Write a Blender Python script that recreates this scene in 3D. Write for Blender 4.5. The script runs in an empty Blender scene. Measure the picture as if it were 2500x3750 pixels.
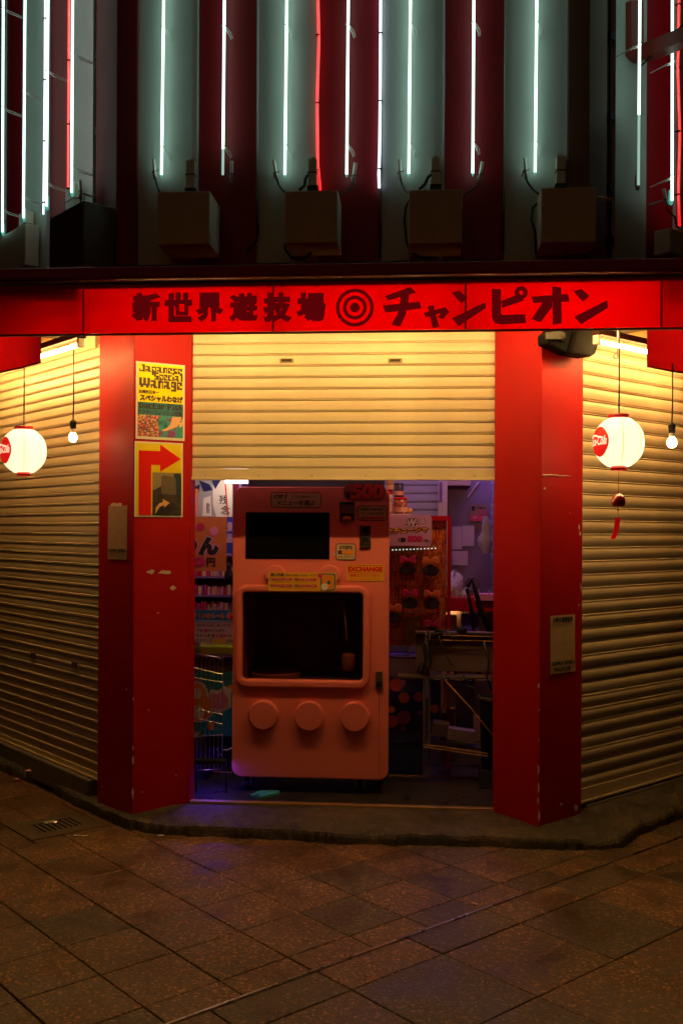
import bpy, math, random
from mathutils import Vector, Matrix
random.seed(7)
S = bpy.context.scene
COL = S.collection
R = math.radians
# ------------------------------------------------------------------ camera
EYE = 1.83
F_PX = 3646.0
ROLL = R(0.27)
cd = bpy.data.cameras.new('camera')
cam = bpy.data.objects.new('camera', cd)
COL.objects.link(cam)
cam.location = (0, 0, EYE)
cam.rotation_euler = (R(90), 0, 0)
cam.rotation_mode = 'XYZ'
cam.matrix_world = Matrix.Translation((0, 0, EYE)) @ Matrix.Rotation(R(90), 4, 'X') @ Matrix.Rotation(ROLL, 4, 'Z')
cd.sensor_fit = 'VERTICAL'
cd.sensor_height = 36.0
cd.sensor_width = 24.0
cd.lens = 36.0 * F_PX / 3750.0
cd.shift_y = 60.0 / 3750.0
cd.clip_end = 500
S.camera = cam
# ------------------------------------------------------------------ night sky, faint street glow
world = bpy.data.worlds.new('World')
S.world = world
world.use_nodes = True
wn = world.node_tree.nodes
wl = world.node_tree.links
sky = wn.new('ShaderNodeTexSky')
sky.sky_type = 'NISHITA'
sky.sun_disc = False
sky.sun_elevation = R(-6)
sky.sun_rotation = R(180)
wn['Background'].inputs['Strength'].default_value = 0.012
wl.new(sky.outputs[0], wn['Background'].inputs[0])
sd = bpy.data.lights.new('street_glow', 'SUN')
sd.energy = 0.062
sd.angle = R(60)
sd.color = (1.0, 0.50, 0.18)
sun = bpy.data.objects.new('street_glow', sd)
COL.objects.link(sun)
sun.rotation_euler = (R(48), 0, R(-12))
S.view_settings.view_transform = 'Standard'
S.view_settings.look = 'None'
S.view_settings.gamma = 1
S.view_settings.exposure = 0
S.view_settings.use_curve_mapping = False
S.render.engine = 'CYCLES'
S.cycles.use_denoising = True
S.cycles.max_bounces = 8
S.cycles.sample_clamp_indirect = 4.0
S.cycles.caustics_reflective = False
S.cycles.caustics_refractive = False

WARM = (1.0, 0.60, 0.20)

# ------------------------------------------------------------------ helpers
def ray(px, py):
    x = (px - 1250) / F_PX
    y = -(py - 1875) / F_PX + 60 / F_PX
    c, s = math.cos(ROLL), math.sin(ROLL)
    return Vector((x * c - y * s, 1.0, x * s + y * c))

class Frame:
    """a vertical working plane of the place: x to the right along it, y into it, z up"""
    def __init__(s, x, y, yaw):
        s.o = Vector((x, y, 0)); s.yaw = yaw
        c, n = math.cos(yaw), math.sin(yaw)
        s.x = Vector((c, n, 0)); s.y = Vector((-n, c, 0))
    def W(s, x, y=0, z=0):
        return s.o + s.x * x + s.y * y + Vector((0, 0, z))
    def hit(s, px, py, y=0.0):
        d = ray(px, py); e = Vector((0, 0, EYE))
        p0 = s.W(0, y, 0)
        t = (p0 - e).dot(s.y) / d.dot(s.y)
        p = e + d * t - s.o
        return p.dot(s.x), p.z
    def loc(s, p):
        q = p - s.o
        return q.dot(s.x), q.dot(s.y), q.z

def onz(px, py, z):
    d = ray(px, py); t = (z - EYE) / d.z
    return Vector((d.x * t, d.y * t, z))

class MB:
    def __init__(s): s.v = []; s.f = []
    def raw(s, vs, fs):
        n = len(s.v); s.v += [tuple(v) for v in vs]
        s.f += [tuple(i + n for i in f) for f in fs]; return s
    def box(s, x0, x1, y0, y1, z0, z1, M=None):
        vs = [Vector(p) for p in ((x0,y0,z0),(x1,y0,z0),(x1,y1,z0),(x0,y1,z0),(x0,y0,z1),(x1,y0,z1),(x1,y1,z1),(x0,y1,z1))]
        if M: vs = [M @ v for v in vs]
        return s.raw(vs, [(3,2,1,0),(4,5,6,7),(0,1,5,4),(1,2,6,5),(2,3,7,6),(3,0,4,7)])
    def prism(s, pts, y0, y1):
        """outline in x,z extruded along y"""
        n = len(pts)
        vs = [(p[0], y0, p[1]) for p in pts] + [(p[0], y1, p[1]) for p in pts]
        fs = [tuple(range(n)), tuple(range(2*n-1, n-1, -1))]
        fs += [((i+1) % n, i, n+i, n+(i+1) % n) for i in range(n)]
        return s.raw(vs, fs)
    def plan(s, pts, z0, z1):
        n = len(pts)
        vs = [(p[0], p[1], z0) for p in pts] + [(p[0], p[1], z1) for p in pts]
        fs = [tuple(range(n-1, -1, -1)), tuple(range(n, 2*n))]
        fs += [(i, (i+1) % n, n+(i+1) % n, n+i) for i in range(n)]
        return s.raw(vs, fs)
    def flat(s, pts, y):
        return s.raw([(p[0], y, p[1]) for p in pts], [tuple(range(len(pts)))])
    def tube(s, pts, r, n=8, cap=True):
        pts = [Vector(p) for p in pts]; vs = []; fs = []
        up = None
        for i, p in enumerate(pts):
            d = (pts[min(i+1, len(pts)-1)] - pts[max(i-1, 0)]).normalized()
            if up is None:
                up = Vector((0,0,1)) if abs(d.z) < .9 else Vector((1,0,0))
            a = d.cross(up).normalized(); b = a.cross(d).normalized(); up = b
            rr = r[i] if isinstance(r, (list, tuple)) else r
            for k in range(n):
                t = 2*math.pi*k/n
                vs.append(p + a*(math.cos(t)*rr) + b*(math.sin(t)*rr))
        for i in range(len(pts)-1):
            for k in range(n):
                fs.append((i*n+k, i*n+(k+1)%n, (i+1)*n+(k+1)%n, (i+1)*n+k))
        if cap:
            fs.append(tuple(range(n-1,-1,-1))); m = (len(pts)-1)*n
            fs.append(tuple(range(m, m+n)))
        return s.raw(vs, fs)
    def lathe(s, prof, c=(0,0,0), n=24):
        vs = []; fs = []
        for r, z in prof:
            for k in range(n):
                t = 2*math.pi*k/n
                vs.append((c[0]+r*math.cos(t), c[1]+r*math.sin(t), c[2]+z))
        for i in range(len(prof)-1):
            for k in range(n):
                fs.append((i*n+k, i*n+(k+1)%n, (i+1)*n+(k+1)%n, (i+1)*n+k))
        return s.raw(vs, fs)
    def disc(s, cx, cz, r, y0, y1, n=32):
        return s.prism([(cx+r*math.cos(2*math.pi*k/n), cz+r*math.sin(2*math.pi*k/n)) for k in range(n)], y0, y1)
    def ring(s, cx, cz, r0, r1, y, n=40):
        vs = []
        for k in range(n):
            t = 2*math.pi*k/n
            vs += [(cx+r0*math.cos(t), y, cz+r0*math.sin(t)), (cx+r1*math.cos(t), y, cz+r1*math.sin(t))]
        return s.raw(vs, [(2*k, 2*k+1, 2*((k+1)%n)+1, 2*((k+1)%n)) for k in range(n)])
    def mesh(s, name, o=(0,0,0), smooth=False):
        me = bpy.data.meshes.new(name)
        me.from_pydata([(v[0]-o[0], v[1]-o[1], v[2]-o[2]) for v in s.v], [], s.f)
        me.update()
        if smooth:
            me.polygons.foreach_set('use_smooth', [True]*len(me.polygons))
        return me

ORI = {}
def link(o): COL.objects.link(o); return o
def thing(name, label, cat, fr, x, y, z, group=None, kind=None):
    o = link(bpy.data.objects.new(name, None))
    o.empty_display_size = .05
    o.location = fr.W(x, y, z); o.rotation_euler = (0, 0, fr.yaw)
    ORI[o] = (x, y, z)
    if label: o['label'] = label
    if cat: o['category'] = cat
    if group: o['group'] = group
    if kind: o['kind'] = kind
    return o
def part(mb, name, mat, root, smooth=False, bevel=0, label=None, kind=None):
    """mb is in frame coordinates; the root's own origin is taken off"""
    org = ORI[root]
    o = link(bpy.data.objects.new(name, mb.mesh(name, org, smooth)))
    o.data.materials.append(mat); o.parent = root
    ORI[o] = org
    if bevel:
        m = o.modifiers.new('edge', 'BEVEL'); m.width = bevel; m.segments = 2; m.limit_method = 'ANGLE'
    if label: o['label'] = label
    if kind: o['kind'] = kind
    return o
def solo(mb, name, mat, label, cat, fr, org, smooth=False, bevel=0, group=None, kind=None):
    o = link(bpy.data.objects.new(name, mb.mesh(name, org, smooth)))
    o.data.materials.append(mat)
    o.location = fr.W(*org); o.rotation_euler = (0, 0, fr.yaw); ORI[o] = org
    if bevel:
        m = o.modifiers.new('edge', 'BEVEL'); m.width = bevel; m.segments = 2; m.limit_method = 'ANGLE'
    if label: o['label'] = label
    if cat: o['category'] = cat
    if group: o['group'] = group
    if kind: o['kind'] = kind
    return o
def inst(name, me, parent, loc, rot=(0,0,0), scale=(1,1,1)):
    o = link(bpy.data.objects.new(name, me)); o.parent = parent
    o.location = loc; o.rotation_euler = rot; o.scale = scale
    return o
WORLDF = Frame(0, 0, 0)

# text -> flat mesh fitted into a box (x,z)
def glyphs(body, bold=0.0, shear=0.0, spacing=1.0, lines=1.0):
    c = bpy.data.curves.new('lettering', 'FONT'); c.body = body; c.size = 1
    c.bevel_depth = bold*1.5; c.bevel_resolution = 0; c.shear = shear; c.resolution_u = 3; c.space_character = spacing; c.space_line = lines
    o = bpy.data.objects.new('lettering', c); COL.objects.link(o)
    dg = bpy.context.evaluated_depsgraph_get()
    me = bpy.data.meshes.new_from_object(o.evaluated_get(dg))
    vs = [(v.co.x, v.co.y, max(0, v.co.z)*.012) for v in me.vertices]; fs = [tuple(p.vertices) for p in me.polygons if p.normal.z > .01]
    used = sorted({i for f in fs for i in f}); re_ = {i: k for k, i in enumerate(used)}
    vs = [vs[i] for i in used]; fs = [tuple(re_[i] for i in f) for f in fs]
    bpy.data.objects.remove(o); bpy.data.curves.remove(c); bpy.data.meshes.remove(me)
    return vs, fs
def text(mb, body, x0, x1, z0, z1, y, bold=0.0, shear=0.0, vert=False, skew=0.0, spacing=1.0, lines=1.0):
    vs, fs = glyphs(body, bold, shear, spacing, lines)
    if not vs: return mb
    ax, bx = min(v[0] for v in vs), max(v[0] for v in vs)
    ay, by = min(v[1] for v in vs), max(v[1] for v in vs)
    out = []
    for a, b, dz in vs:
        p = (a-ax)/max(bx-ax, 1e-6); q = (b-ay)/max(by-ay, 1e-6)
        out.append((x0+(x1-x0)*p, y-dz, z0+(z1-z0)*q+skew*p))
    return mb.raw(out, fs)

# ------------------------------------------------------------------ materials
def lin(c):
    return tuple((x/255/12.92 if x/255 <= .04045 else ((x/255+.055)/1.055)**2.4) for x in c)
MATS = {}
def mat(name, col, rough=.6, metal=0, var=.18, scale=6, bump=0.0, bscale=60, spec=.5, trans=0, coat=0):
    if name in MATS: return MATS[name]
    m = bpy.data.materials.new(name); m.use_nodes = True
    nt = m.node_tree; n = nt.nodes; l = nt.links; b = n['Principled BSDF']
    tc = n.new('ShaderNodeTexCoord')
    no = n.new('ShaderNodeTexNoise'); no.inputs['Scale'].default_value = scale; no.inputs['Detail'].default_value = 6
    l.new(tc.outputs['Object'], no.inputs['Vector'])
    mx = n.new('ShaderNodeMix'); mx.data_type = 'RGBA'
    mx.inputs['A'].default_value = tuple(c*(1-var) for c in col[:3]) + (1,)
    mx.inputs['B'].default_value = tuple(min(1, c*(1+var)) for c in col[:3]) + (1,)
    l.new(no.outputs['Fac'], mx.inputs['Factor']); l.new(mx.outputs['Result'], b.inputs['Base Color'])
    mr = n.new('ShaderNodeMapRange'); mr.inputs['To Min'].default_value = max(.03, rough-.1); mr.inputs['To Max'].default_value = min(1, rough+.1)
    l.new(no.outputs['Fac'], mr.inputs['Value']); l.new(mr.outputs['Result'], b.inputs['Roughness'])
    b.inputs['Metallic'].default_value = metal
    b.inputs['Specular IOR Level'].default_value = spec
    if trans: b.inputs['Transmission Weight'].default_value = trans
    if coat: b.inputs['Coat Weight'].default_value = coat
    if bump:
        n2 = n.new('ShaderNodeTexNoise'); n2.inputs['Scale'].default_value = bscale; n2.inputs['Detail'].default_value = 4
        l.new(tc.outputs['Object'], n2.inputs['Vector'])
        bp = n.new('ShaderNodeBump'); bp.inputs['Strength'].default_value = bump; bp.inputs['Distance'].default_value = .01
        l.new(n2.outputs['Fac'], bp.inputs['Height']); l.new(bp.outputs['Normal'], b.inputs['Normal'])
    MATS[name] = m
    return m
def emit(name, col, st, under=(.8,.8,.8)):
    if name in MATS: return MATS[name]
    m = bpy.data.materials.new(name); m.use_nodes = True
    b = m.node_tree.nodes['Principled BSDF']
    b.inputs['Base Color'].default_value = under + (1,)
    b.inputs['Emission Color'].default_value = tuple(col) + (1,)
    b.inputs['Emission Strength'].default_value = st
    MATS[name] = m
    return m
def sheet(name, col, dif, tr):
    """cloth or vinyl that lets light through"""
    m = bpy.data.materials.new(name); m.use_nodes = True
    n = m.node_tree.nodes; l = m.node_tree.links
    out = n['Material Output']; n.remove(n['Principled BSDF'])
    tc = n.new('ShaderNodeTexCoord'); no = n.new('ShaderNodeTexNoise'); no.inputs['Scale'].default_value = 9; no.inputs['Detail'].default_value = 6
    l.new(tc.outputs['Object'], no.inputs['Vector'])
    def c(k):
        mx = n.new('ShaderNodeMix'); mx.data_type = 'RGBA'
        mx.inputs['A'].default_value = tuple(x*k*.94 for x in col) + (1,); mx.inputs['B'].default_value = tuple(min(1, x*k*1.04) for x in col) + (1,)
        l.new(no.outputs['Fac'], mx.inputs['Factor']); return mx.outputs['Result']
    d = n.new('ShaderNodeBsdfDiffuse'); t = n.new('ShaderNodeBsdfTranslucent'); a = n.new('ShaderNodeAddShader')
    l.new(c(dif), d.inputs[0]); l.new(c(tr), t.inputs[0])
    l.new(d.outputs[0], a.inputs[0]); l.new(t.outputs[0], a.inputs[1]); l.new(a.outputs[0], out.inputs[0])
    return m
def printed(name, cols, scale=30, rough=.4, kind='VORONOI', stretch=None):
    """small printed picture: patches of ink"""
    m = bpy.data.materials.new(name); m.use_nodes = True
    n = m.node_tree.nodes; l = m.node_tree.links; b = n['Principled BSDF']
    tc = n.new('ShaderNodeTexCoord')
    if kind == 'VORONOI':
        t = n.new('ShaderNodeTexVoronoi'); t.inputs['Scale'].default_value = scale
        s = n.new('ShaderNodeSeparateColor'); l.new(t.outputs['Color'], s.inputs[0]); f = s.outputs[0]
    else:
        t = n.new('ShaderNodeTexNoise'); t.inputs['Scale'].default_value = scale; t.inputs['Detail'].default_value = 8; f = t.outputs['Fac']
    if stretch:
        mp = n.new('ShaderNodeMapping'); mp.inputs['Scale'].default_value = stretch
        l.new(tc.outputs['Object'], mp.inputs['Vector']); l.new(mp.outputs[0], t.inputs['Vector'])
    else: l.new(tc.outputs['Object'], t.inputs['Vector'])
    r = n.new('ShaderNodeValToRGB'); r.color_ramp.interpolation = 'CONSTANT' if kind == 'VORONOI' else 'LINEAR'
    while len(r.color_ramp.elements) < len(cols): r.color_ramp.elements.new(.5)
    for i, c in enumerate(cols):
        lo, hi = (0, 1) if kind == 'VORONOI' else (.3, .7)
        r.color_ramp.elements[i].position = lo+(hi-lo)*i/len(cols); r.color_ramp.elements[i].color = tuple(c)+(1,)
    l.new(f, r.inputs[0]); l.new(r.outputs[0], b.inputs['Base Color']); b.inputs['Roughness'].default_value = rough
    return m

def glass(name, tint, gl=.06):
    m = bpy.data.materials.new(name); m.use_nodes = True
    n = m.node_tree.nodes; l = m.node_tree.links; n.remove(n['Principled BSDF'])
    t = n.new('ShaderNodeBsdfTransparent'); t.inputs[0].default_value = tint+(1,)
    g = n.new('ShaderNodeBsdfGlossy'); g.inputs['Roughness'].default_value = .04
    mx = n.new('ShaderNodeMixShader')
    mx.inputs[0].default_value = gl; l.new(t.outputs[0], mx.inputs[1]); l.new(g.outputs[0], mx.inputs[2]); l.new(mx.outputs[0], n['Material Output'].inputs[0])
    return m
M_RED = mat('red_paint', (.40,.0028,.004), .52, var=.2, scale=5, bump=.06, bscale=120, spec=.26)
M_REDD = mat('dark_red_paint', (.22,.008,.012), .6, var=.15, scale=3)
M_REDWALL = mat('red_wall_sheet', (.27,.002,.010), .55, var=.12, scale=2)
M_GREYWALL = mat('white_wall_sheet', (.50,.54,.51), .5, var=.10, scale=2.2, bump=.02, bscale=30)
M_TRIM = mat('pale_trim', (.5,.48,.50), .45)
M_BROWN = mat('brown_metal', (.10,.07,.055), .55)
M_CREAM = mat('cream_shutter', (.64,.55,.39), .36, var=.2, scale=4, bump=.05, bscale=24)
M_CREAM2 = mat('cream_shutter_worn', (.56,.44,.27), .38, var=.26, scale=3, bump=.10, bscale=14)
M_PINK = mat('pink_shell', (.80,.19,.175), .55, var=.05, scale=4, bump=.12, bscale=260)
M_BLACK = mat('black_plastic', (.009,.009,.010), .6, spec=.2)
M_DARK = mat('dark_rubber', (.02,.018,.018), .7)
M_SCREEN = mat('black_glass', (.004,.004,.005), .12, var=0)
M_WHITE = mat('white_paper', (.78,.76,.70), .6, var=.05)
M_INK = mat('black_ink', (.02,.018,.018), .6)
M_INKB = mat('brown_ink', (.06,.03,.02), .6)
M_YEL = mat('yellow_print', (.95,.86,.0), .6, var=.05, spec=.2)
M_YEL2 = mat('amber_print', (.80,.42,.03), .5, var=.05)
M_TEAL = mat('teal_print', (.01,.16,.24), .5, var=.08)
M_REDP = mat('red_print', (.72,.008,.008), .6, var=.05, spec=.2)
M_ORANGE = mat('orange_print', (.80,.26,.02), .5, var=.06)
M_STEEL = mat('steel', (.45,.43,.40), .32, 1.0)
M_CHROME = mat('chrome_wire', (.5,.46,.43), .32, 1.0)
M_BOXG = mat('grey_box_enamel', (.62,.54,.42), .5, var=.12, scale=8, bump=.03, bscale=60)
M_CERAM = mat('white_ceramic', (.76,.75,.70), .4)
M_CONC = mat('damp_concrete', (.115,.085,.06), .55, var=.62, scale=9, bump=.6, bscale=38)
def kerb_mat():
    m = bpy.data.materials.new('kerb_concrete'); m.use_nodes = True
    n = m.node_tree.nodes; l = m.node_tree.links; b = n['Principled BSDF']
    g = n.new('ShaderNodeNewGeometry')
    def noise(sc, det, ro=.6):
        t = n.new('ShaderNodeTexNoise'); t.inputs['Scale'].default_value = sc; t.inputs['Detail'].default_value = det; t.inputs['Roughness'].default_value = ro
        l.new(g.outputs['Position'], t.inputs['Vector']); return t.outputs['Fac']
    a, c, d = noise(2.6, 8, .7), noise(14, 8, .7), noise(70, 5, .7)
    r = n.new('ShaderNodeValToRGB'); r.color_ramp.elements[0].position = .36; r.color_ramp.elements[0].color = (.018,.013,.010,1)
    r.color_ramp.elements[1].position = .66; r.color_ramp.elements[1].color = (.145,.10,.055,1)
    e = r.color_ramp.elements.new(.50); e.color = (.058,.042,.027,1)
    mx = n.new('ShaderNodeMix'); mx.data_type = 'FLOAT'; mx.inputs['Factor'].default_value = .5
    l.new(a, mx.inputs['A']); l.new(c, mx.inputs['B']); l.new(mx.outputs['Result'], r.inputs[0])
    r2 = n.new('ShaderNodeMapRange'); r2.inputs['From Min'].default_value = .3; r2.inputs['From Max'].default_value = .7; r2.inputs['To Min'].default_value = .6; r2.inputs['To Max'].default_value = 1.45
    l.new(d, r2.inputs['Value'])
    mu = n.new('ShaderNodeMix'); mu.data_type = 'RGBA'; mu.blend_type = 'MULTIPLY'; mu.inputs['Factor'].default_value = 1
    l.new(r.outputs[0], mu.inputs['A']); l.new(r2.outputs['Result'], mu.inputs['B']); l.new(mu.outputs['Result'], b.inputs['Base Color'])
    rr = n.new('ShaderNodeMapRange'); rr.inputs['From Min'].default_value = .35; rr.inputs['From Max'].default_value = .65; rr.inputs['To Min'].default_value = .28; rr.inputs['To Max'].default_value = .8
    l.new(a, rr.inputs['Value']); l.new(rr.outputs['Result'], b.inputs['Roughness'])
    ad = n.new('ShaderNodeMath'); ad.operation = 'ADD'; l.new(c, ad.inputs[0]); l.new(d, ad.inputs[1])
    bp = n.new('ShaderNodeBump'); bp.inputs['Strength'].default_value = .9; bp.inputs['Distance'].default_value = .014
    l.new(ad.outputs[0], bp.inputs['Height']); l.new(bp.outputs['Normal'], b.inputs['Normal'])
    return m
M_KERB = kerb_mat()
M_CONCD = mat('sill_concrete', (.14,.115,.09), .7, var=.45, scale=7, bump=.4, bscale=30)
M_FLOOR = mat('shop_floor', (.030,.025,.028), .30, var=.45, scale=7, bump=.10, bscale=22)
M_IWALL = mat('lilac_wall', (.38,.33,.40), .7, var=.1)
M_GROUT = mat('grout', (.03,.024,.02), .9, var=.3, scale=30)
M_PINKC = mat('pink_card', (.75,.30,.45), .5)
M_BLUE = mat('blue_card', (.03,.06,.42), .5)
M_NAVY = mat('navy_panel', (.012,.018,.11), .5, var=.2)
M_AQUA = mat('aqua_panel', (.02,.30,.42), .45, var=.2)
M_GREEN = mat('lime_plastic', (.42,.62,.02), .4)
M_PURP = mat('purple_plastic', (.25,.12,.42), .45)
M_GOLD = mat('gold_print', (.85,.52,.04), .45)
M_MAG = mat('magenta_print', (.60,.03,.16), .5)
M_SKIN = mat('peach_print', (.80,.48,.28), .5)
M_WOOD = mat('bamboo', (.55,.32,.12), .5)
M_CABLE = mat('black_cable', (.014,.014,.014), .5)
M_TUBE = emit('tube_light_mint', (.62,1.0,.84), 3.7)
M_TUBEDIM = emit('tube_light_mint_dim', (.52,.84,.70), .6)
M_TUBEEND = emit('tube_end_green', (.10,.75,.58), .45)
M_TUBERED = emit('tube_light_red', (1.0,.005,.010), 1.4)
M_TUBEBLUE = emit('tube_light_blue_white', (.72,.84,1.0), 2.6)
M_FLUO = emit('fluorescent_warm', (1.0,.60,.17), 102)
M_FLUOW = emit('fluorescent_wing', (1.0,.57,.17), 118)
M_BULB = emit('bulb_warm', (1.0,.64,.25), 22)
M_BULBB = emit('bulb_warm_bright', (1.0,.64,.25), 130)
M_LANT = emit('lantern_paper', (1.0,.80,.46), 1.5)
M_LSEAM = emit('lantern_seam', (1.0,.70,.28), 1.25)
M_LDISC = emit('lantern_red', (.85,.012,.008), .75, (.6,.02,.02))
M_LLOGO = emit('lantern_lettering', (1.0,.75,.48), .95)
M_LRIM = mat('lantern_rim', (.55,.012,.012), .35)
M_VINYL = sheet('red_vinyl', (1.0,.004,.008), .30, .69)
M_VLET = emit('letter_vinyl_glow', (.090,.0005,.0018), 1.0, (.05,.002,.004))  # even glow in the colour stands in for lamp light through letters and seams
M_FLAP = sheet('red_cloth', (1.0,.008,.014), .26, .10)

# ------------------------------------------------------------------ frames of the place
FR = Frame(0, 6.206, R(-4.42))          # the doorway, cut across the street corner
WL = Frame(-1.581, 6.487, R(-49.5))     # left street wall
WR = Frame(1.503, 6.217, R(40.5))       # right street wall
SILL = .10
# ------------------------------------------------------------------ ground, tiles, kerb
AL = R(49.5)
AD = Vector((math.sin(AL), math.cos(AL), 0)); BD = Vector((-math.cos(AL), math.sin(AL), 0))
TF = Frame(0, 0, math.pi/2-AL)          # tile grid: x along AD, y along BD
gm = MB().box(-60, 60, -60, 60, -.4, -.05)
solo(gm, 'ground', M_GROUT, None, None, WORLDF, (0,0,0), kind='structure')
pv = MB().box(-1, 9, -3, 9, -.05, -.012)
pavement = solo(pv, 'pavement', M_GROUT, None, None, TF, (0,0,0), kind='structure')

def tile_mat(name, a, b):
    m = bpy.data.materials.new(name); m.use_nodes = True
    n = m.node_tree.nodes; l = m.node_tree.links; bs = n['Principled BSDF']
    geo = n.new('ShaderNodeNewGeometry'); oi = n.new('ShaderNodeObjectInfo')
    big = n.new('ShaderNodeTexNoise'); big.inputs['Scale'].default_value = 3.1; big.inputs['Detail'].default_value = 10; big.inputs['Roughness'].default_value = .68
    l.new(geo.outputs['Position'], big.inputs['Vector'])
    vo = n.new('ShaderNodeTexVoronoi'); vo.inputs['Scale'].default_value = 95
    l.new(geo.outputs['Position'], vo.inputs['Vector'])
    sp = n.new('ShaderNodeSeparateColor'); l.new(vo.outputs['Color'], sp.inputs[0])
    mx = n.new('ShaderNodeMix'); mx.data_type = 'RGBA'; mx.inputs['A'].default_value = a+(1,); mx.inputs['B'].default_value = b+(1,)
    l.new(oi.outputs['Random'], mx.inputs['Factor'])
    # stone chips
    r = n.new('ShaderNodeValToRGB'); r.color_ramp.elements[0].position = .0; r.color_ramp.elements[0].color = (.45,.42,.40,1)
    r.color_ramp.elements[1].position = 1; r.color_ramp.elements[1].color = (3.3,3.1,2.8,1)
    e = r.color_ramp.elements.new(.62); e.color = (.85,.85,.85,1); e = r.color_ramp.elements.new(.86); e.color = (1.3,1.25,1.2,1)
    l.new(sp.outputs[0], r.inputs[0])
    mu = n.new('ShaderNodeMix'); mu.data_type = 'RGBA'; mu.blend_type = 'MULTIPLY'; mu.inputs['Factor'].default_value = 1
    l.new(mx.outputs['Result'], mu.inputs['A']); l.new(r.outputs[0], mu.inputs['B'])
    # grime
    gr = n.new('ShaderNodeMapRange'); gr.inputs['From Min'].default_value = .35; gr.inputs['From Max'].default_value = .62
    gr.inputs['To Min'].default_value = .62; gr.inputs['To Max'].default_value = 1.15
    l.new(big.outputs['Fac'], gr.inputs['Value'])
    m2 = n.new('ShaderNodeMix'); m2.data_type = 'RGBA'; m2.blend_type = 'MULTIPLY'; m2.inputs['Factor'].default_value = 1
    l.new(mu.outputs['Result'], m2.inputs['A']); l.new(gr.outputs['Result'], m2.inputs['B'])
    l.new(m2.outputs['Result'], bs.inputs['Base Color'])
    rr = n.new('ShaderNodeMapRange'); rr.inputs['From Min'].default_value = .35; rr.inputs['From Max'].default_value = .6
    rr.inputs['To Min'].default_value = .34; rr.inputs['To Max'].default_value = .66
    l.new(big.outputs['Fac'], rr.inputs['Value']); l.new(rr.outputs['Result'], bs.inputs['Roughness'])
    bp = n.new('ShaderNodeBump'); bp.inputs['Strength'].default_value = .45; bp.inputs['Distance'].default_value = .003
    l.new(vo.outputs['Distance'], bp.inputs['Height']); l.new(bp.outputs['Normal'], bs.inputs['Normal'])
    return m
M_TO = tile_mat('tile_ochre', (.138,.064,.022), (.106,.052,.020))
M_TG = tile_mat('tile_grey', (.082,.047,.022), (.066,.040,.020))

def project(p):
    d = p - Vector((0, 0, EYE))
    if d.y <= .1: return None
    x, z = d.x/d.y, d.z/d.y
    c, s = math.cos(ROLL), math.sin(ROLL)
    xc, yc = x*c + z*s, -x*s + z*c
    return 1250 + xc*F_PX, 1875 + 60 - yc*F_PX
TILE = {}
def tile_mesh(w, h, m):
    k = (round(w, 3), round(h, 3), m.name)
    if k not in TILE:
        g = .0022; c = .0035
        a, b = w/2-g, h/2-g
        mb = MB()
        vs = [(-a,-b,-.02),(a,-b,-.02),(a,b,-.02),(-a,b,-.02),(-a,-b,-c),(a,-b,-c),(a,b,-c),(-a,b,-c),
              (-a+c,-b+c,0),(a-c,-b+c,0),(a-c,b-c,0),(-a+c,b-c,0)]
        fs = [(0,1,5,4),(1,2,6,5),(2,3,7,6),(3,0,4,7),(4,5,9,8),(5,6,10,9),(6,7,11,10),(7,4,8,11),(8,9,10,11)]
        me = mb.raw(vs, fs).mesh('tile'); me.materials.append(m); TILE[k] = me
    return TILE[k]
DR = (2.62, 3.02, 5.30, 5.72)           # the drain: a0,a1,b0,b1 on the tile grid
d0 = TF.loc(onz(205, 3022, 0))
DR = (d0[0]-.24, d0[0]+.24, d0[1]-.20, d0[1]+.20)
STRIPB = 3.197
def lay(a0, a1, b0, b1, m):
    ca, cb = (a0+a1)/2, (b0+b1)/2
    ok = False
    for aa, bb in ((a0,b0),(a0,b1),(a1,b0),(a1,b1)):
        q = project(TF.W(aa, bb, 0))
        if q and -150 < q[0] < 2650 and 2650 < q[1] < 3900: ok = True
    if not ok: return
    loc3 = TF.W(ca, cb, 0)
    f_ = FR.loc(loc3)
    if f_[1] > -.05 and abs(f_[0]) < 1.5: return
    if f_[0] <= -1.4 and WL.loc(loc3)[1] > -.2 or f_[0] >= 1.4 and WR.loc(loc3)[1] > -.2: return
    if a1 > DR[0]+.02 and a0 < DR[1]-.02 and b1 > DR[2]+.02 and b0 < DR[3]-.02:
        # cut the tile round the drain
        for q in ((a0, min(a1, DR[0]), b0, b1), (max(a0, DR[1]), a1, b0, b1),
                  (max(a0, DR[0]), min(a1, DR[1]), b0, min(b1, DR[2])), (max(a0, DR[0]), min(a1, DR[1]), max(b0, DR[3]), b1)):
            if q[1]-q[0] > .03 and q[3]-q[2] > .03:
                inst('tile', tile_mesh(q[1]-q[0], q[3]-q[2], m), pavement, ((q[0]+q[1])/2, (q[2]+q[3])/2, random.uniform(-.0012,.0012)))
        return
    inst('tile', tile_mesh(a1-a0, b1-b0, m), pavement, (ca, cb, random.uniform(-.0015,.0015)), (random.uniform(-.002,.002), random.uniform(-.002,.002), 0))
for i in range(-6, 20):                 # small slabs, left of the metal strip
    a0 = 1.901 + .3445*i; a1 = a0 + .3445
    bs = [STRIPB+.006, 3.372] + [3.372+.3565*k for k in range(1, 14)]
    for k in range(len(bs)-1):
        grey = a0 > 2.9 and k < 2 and (i+k) % 2 == 0 or a0 > 3.2 and k == 2 and i % 2 == 0 or random.random() < .06
        lay(a0, a1, bs[k], bs[k+1], M_TG if grey else M_TO)
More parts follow.
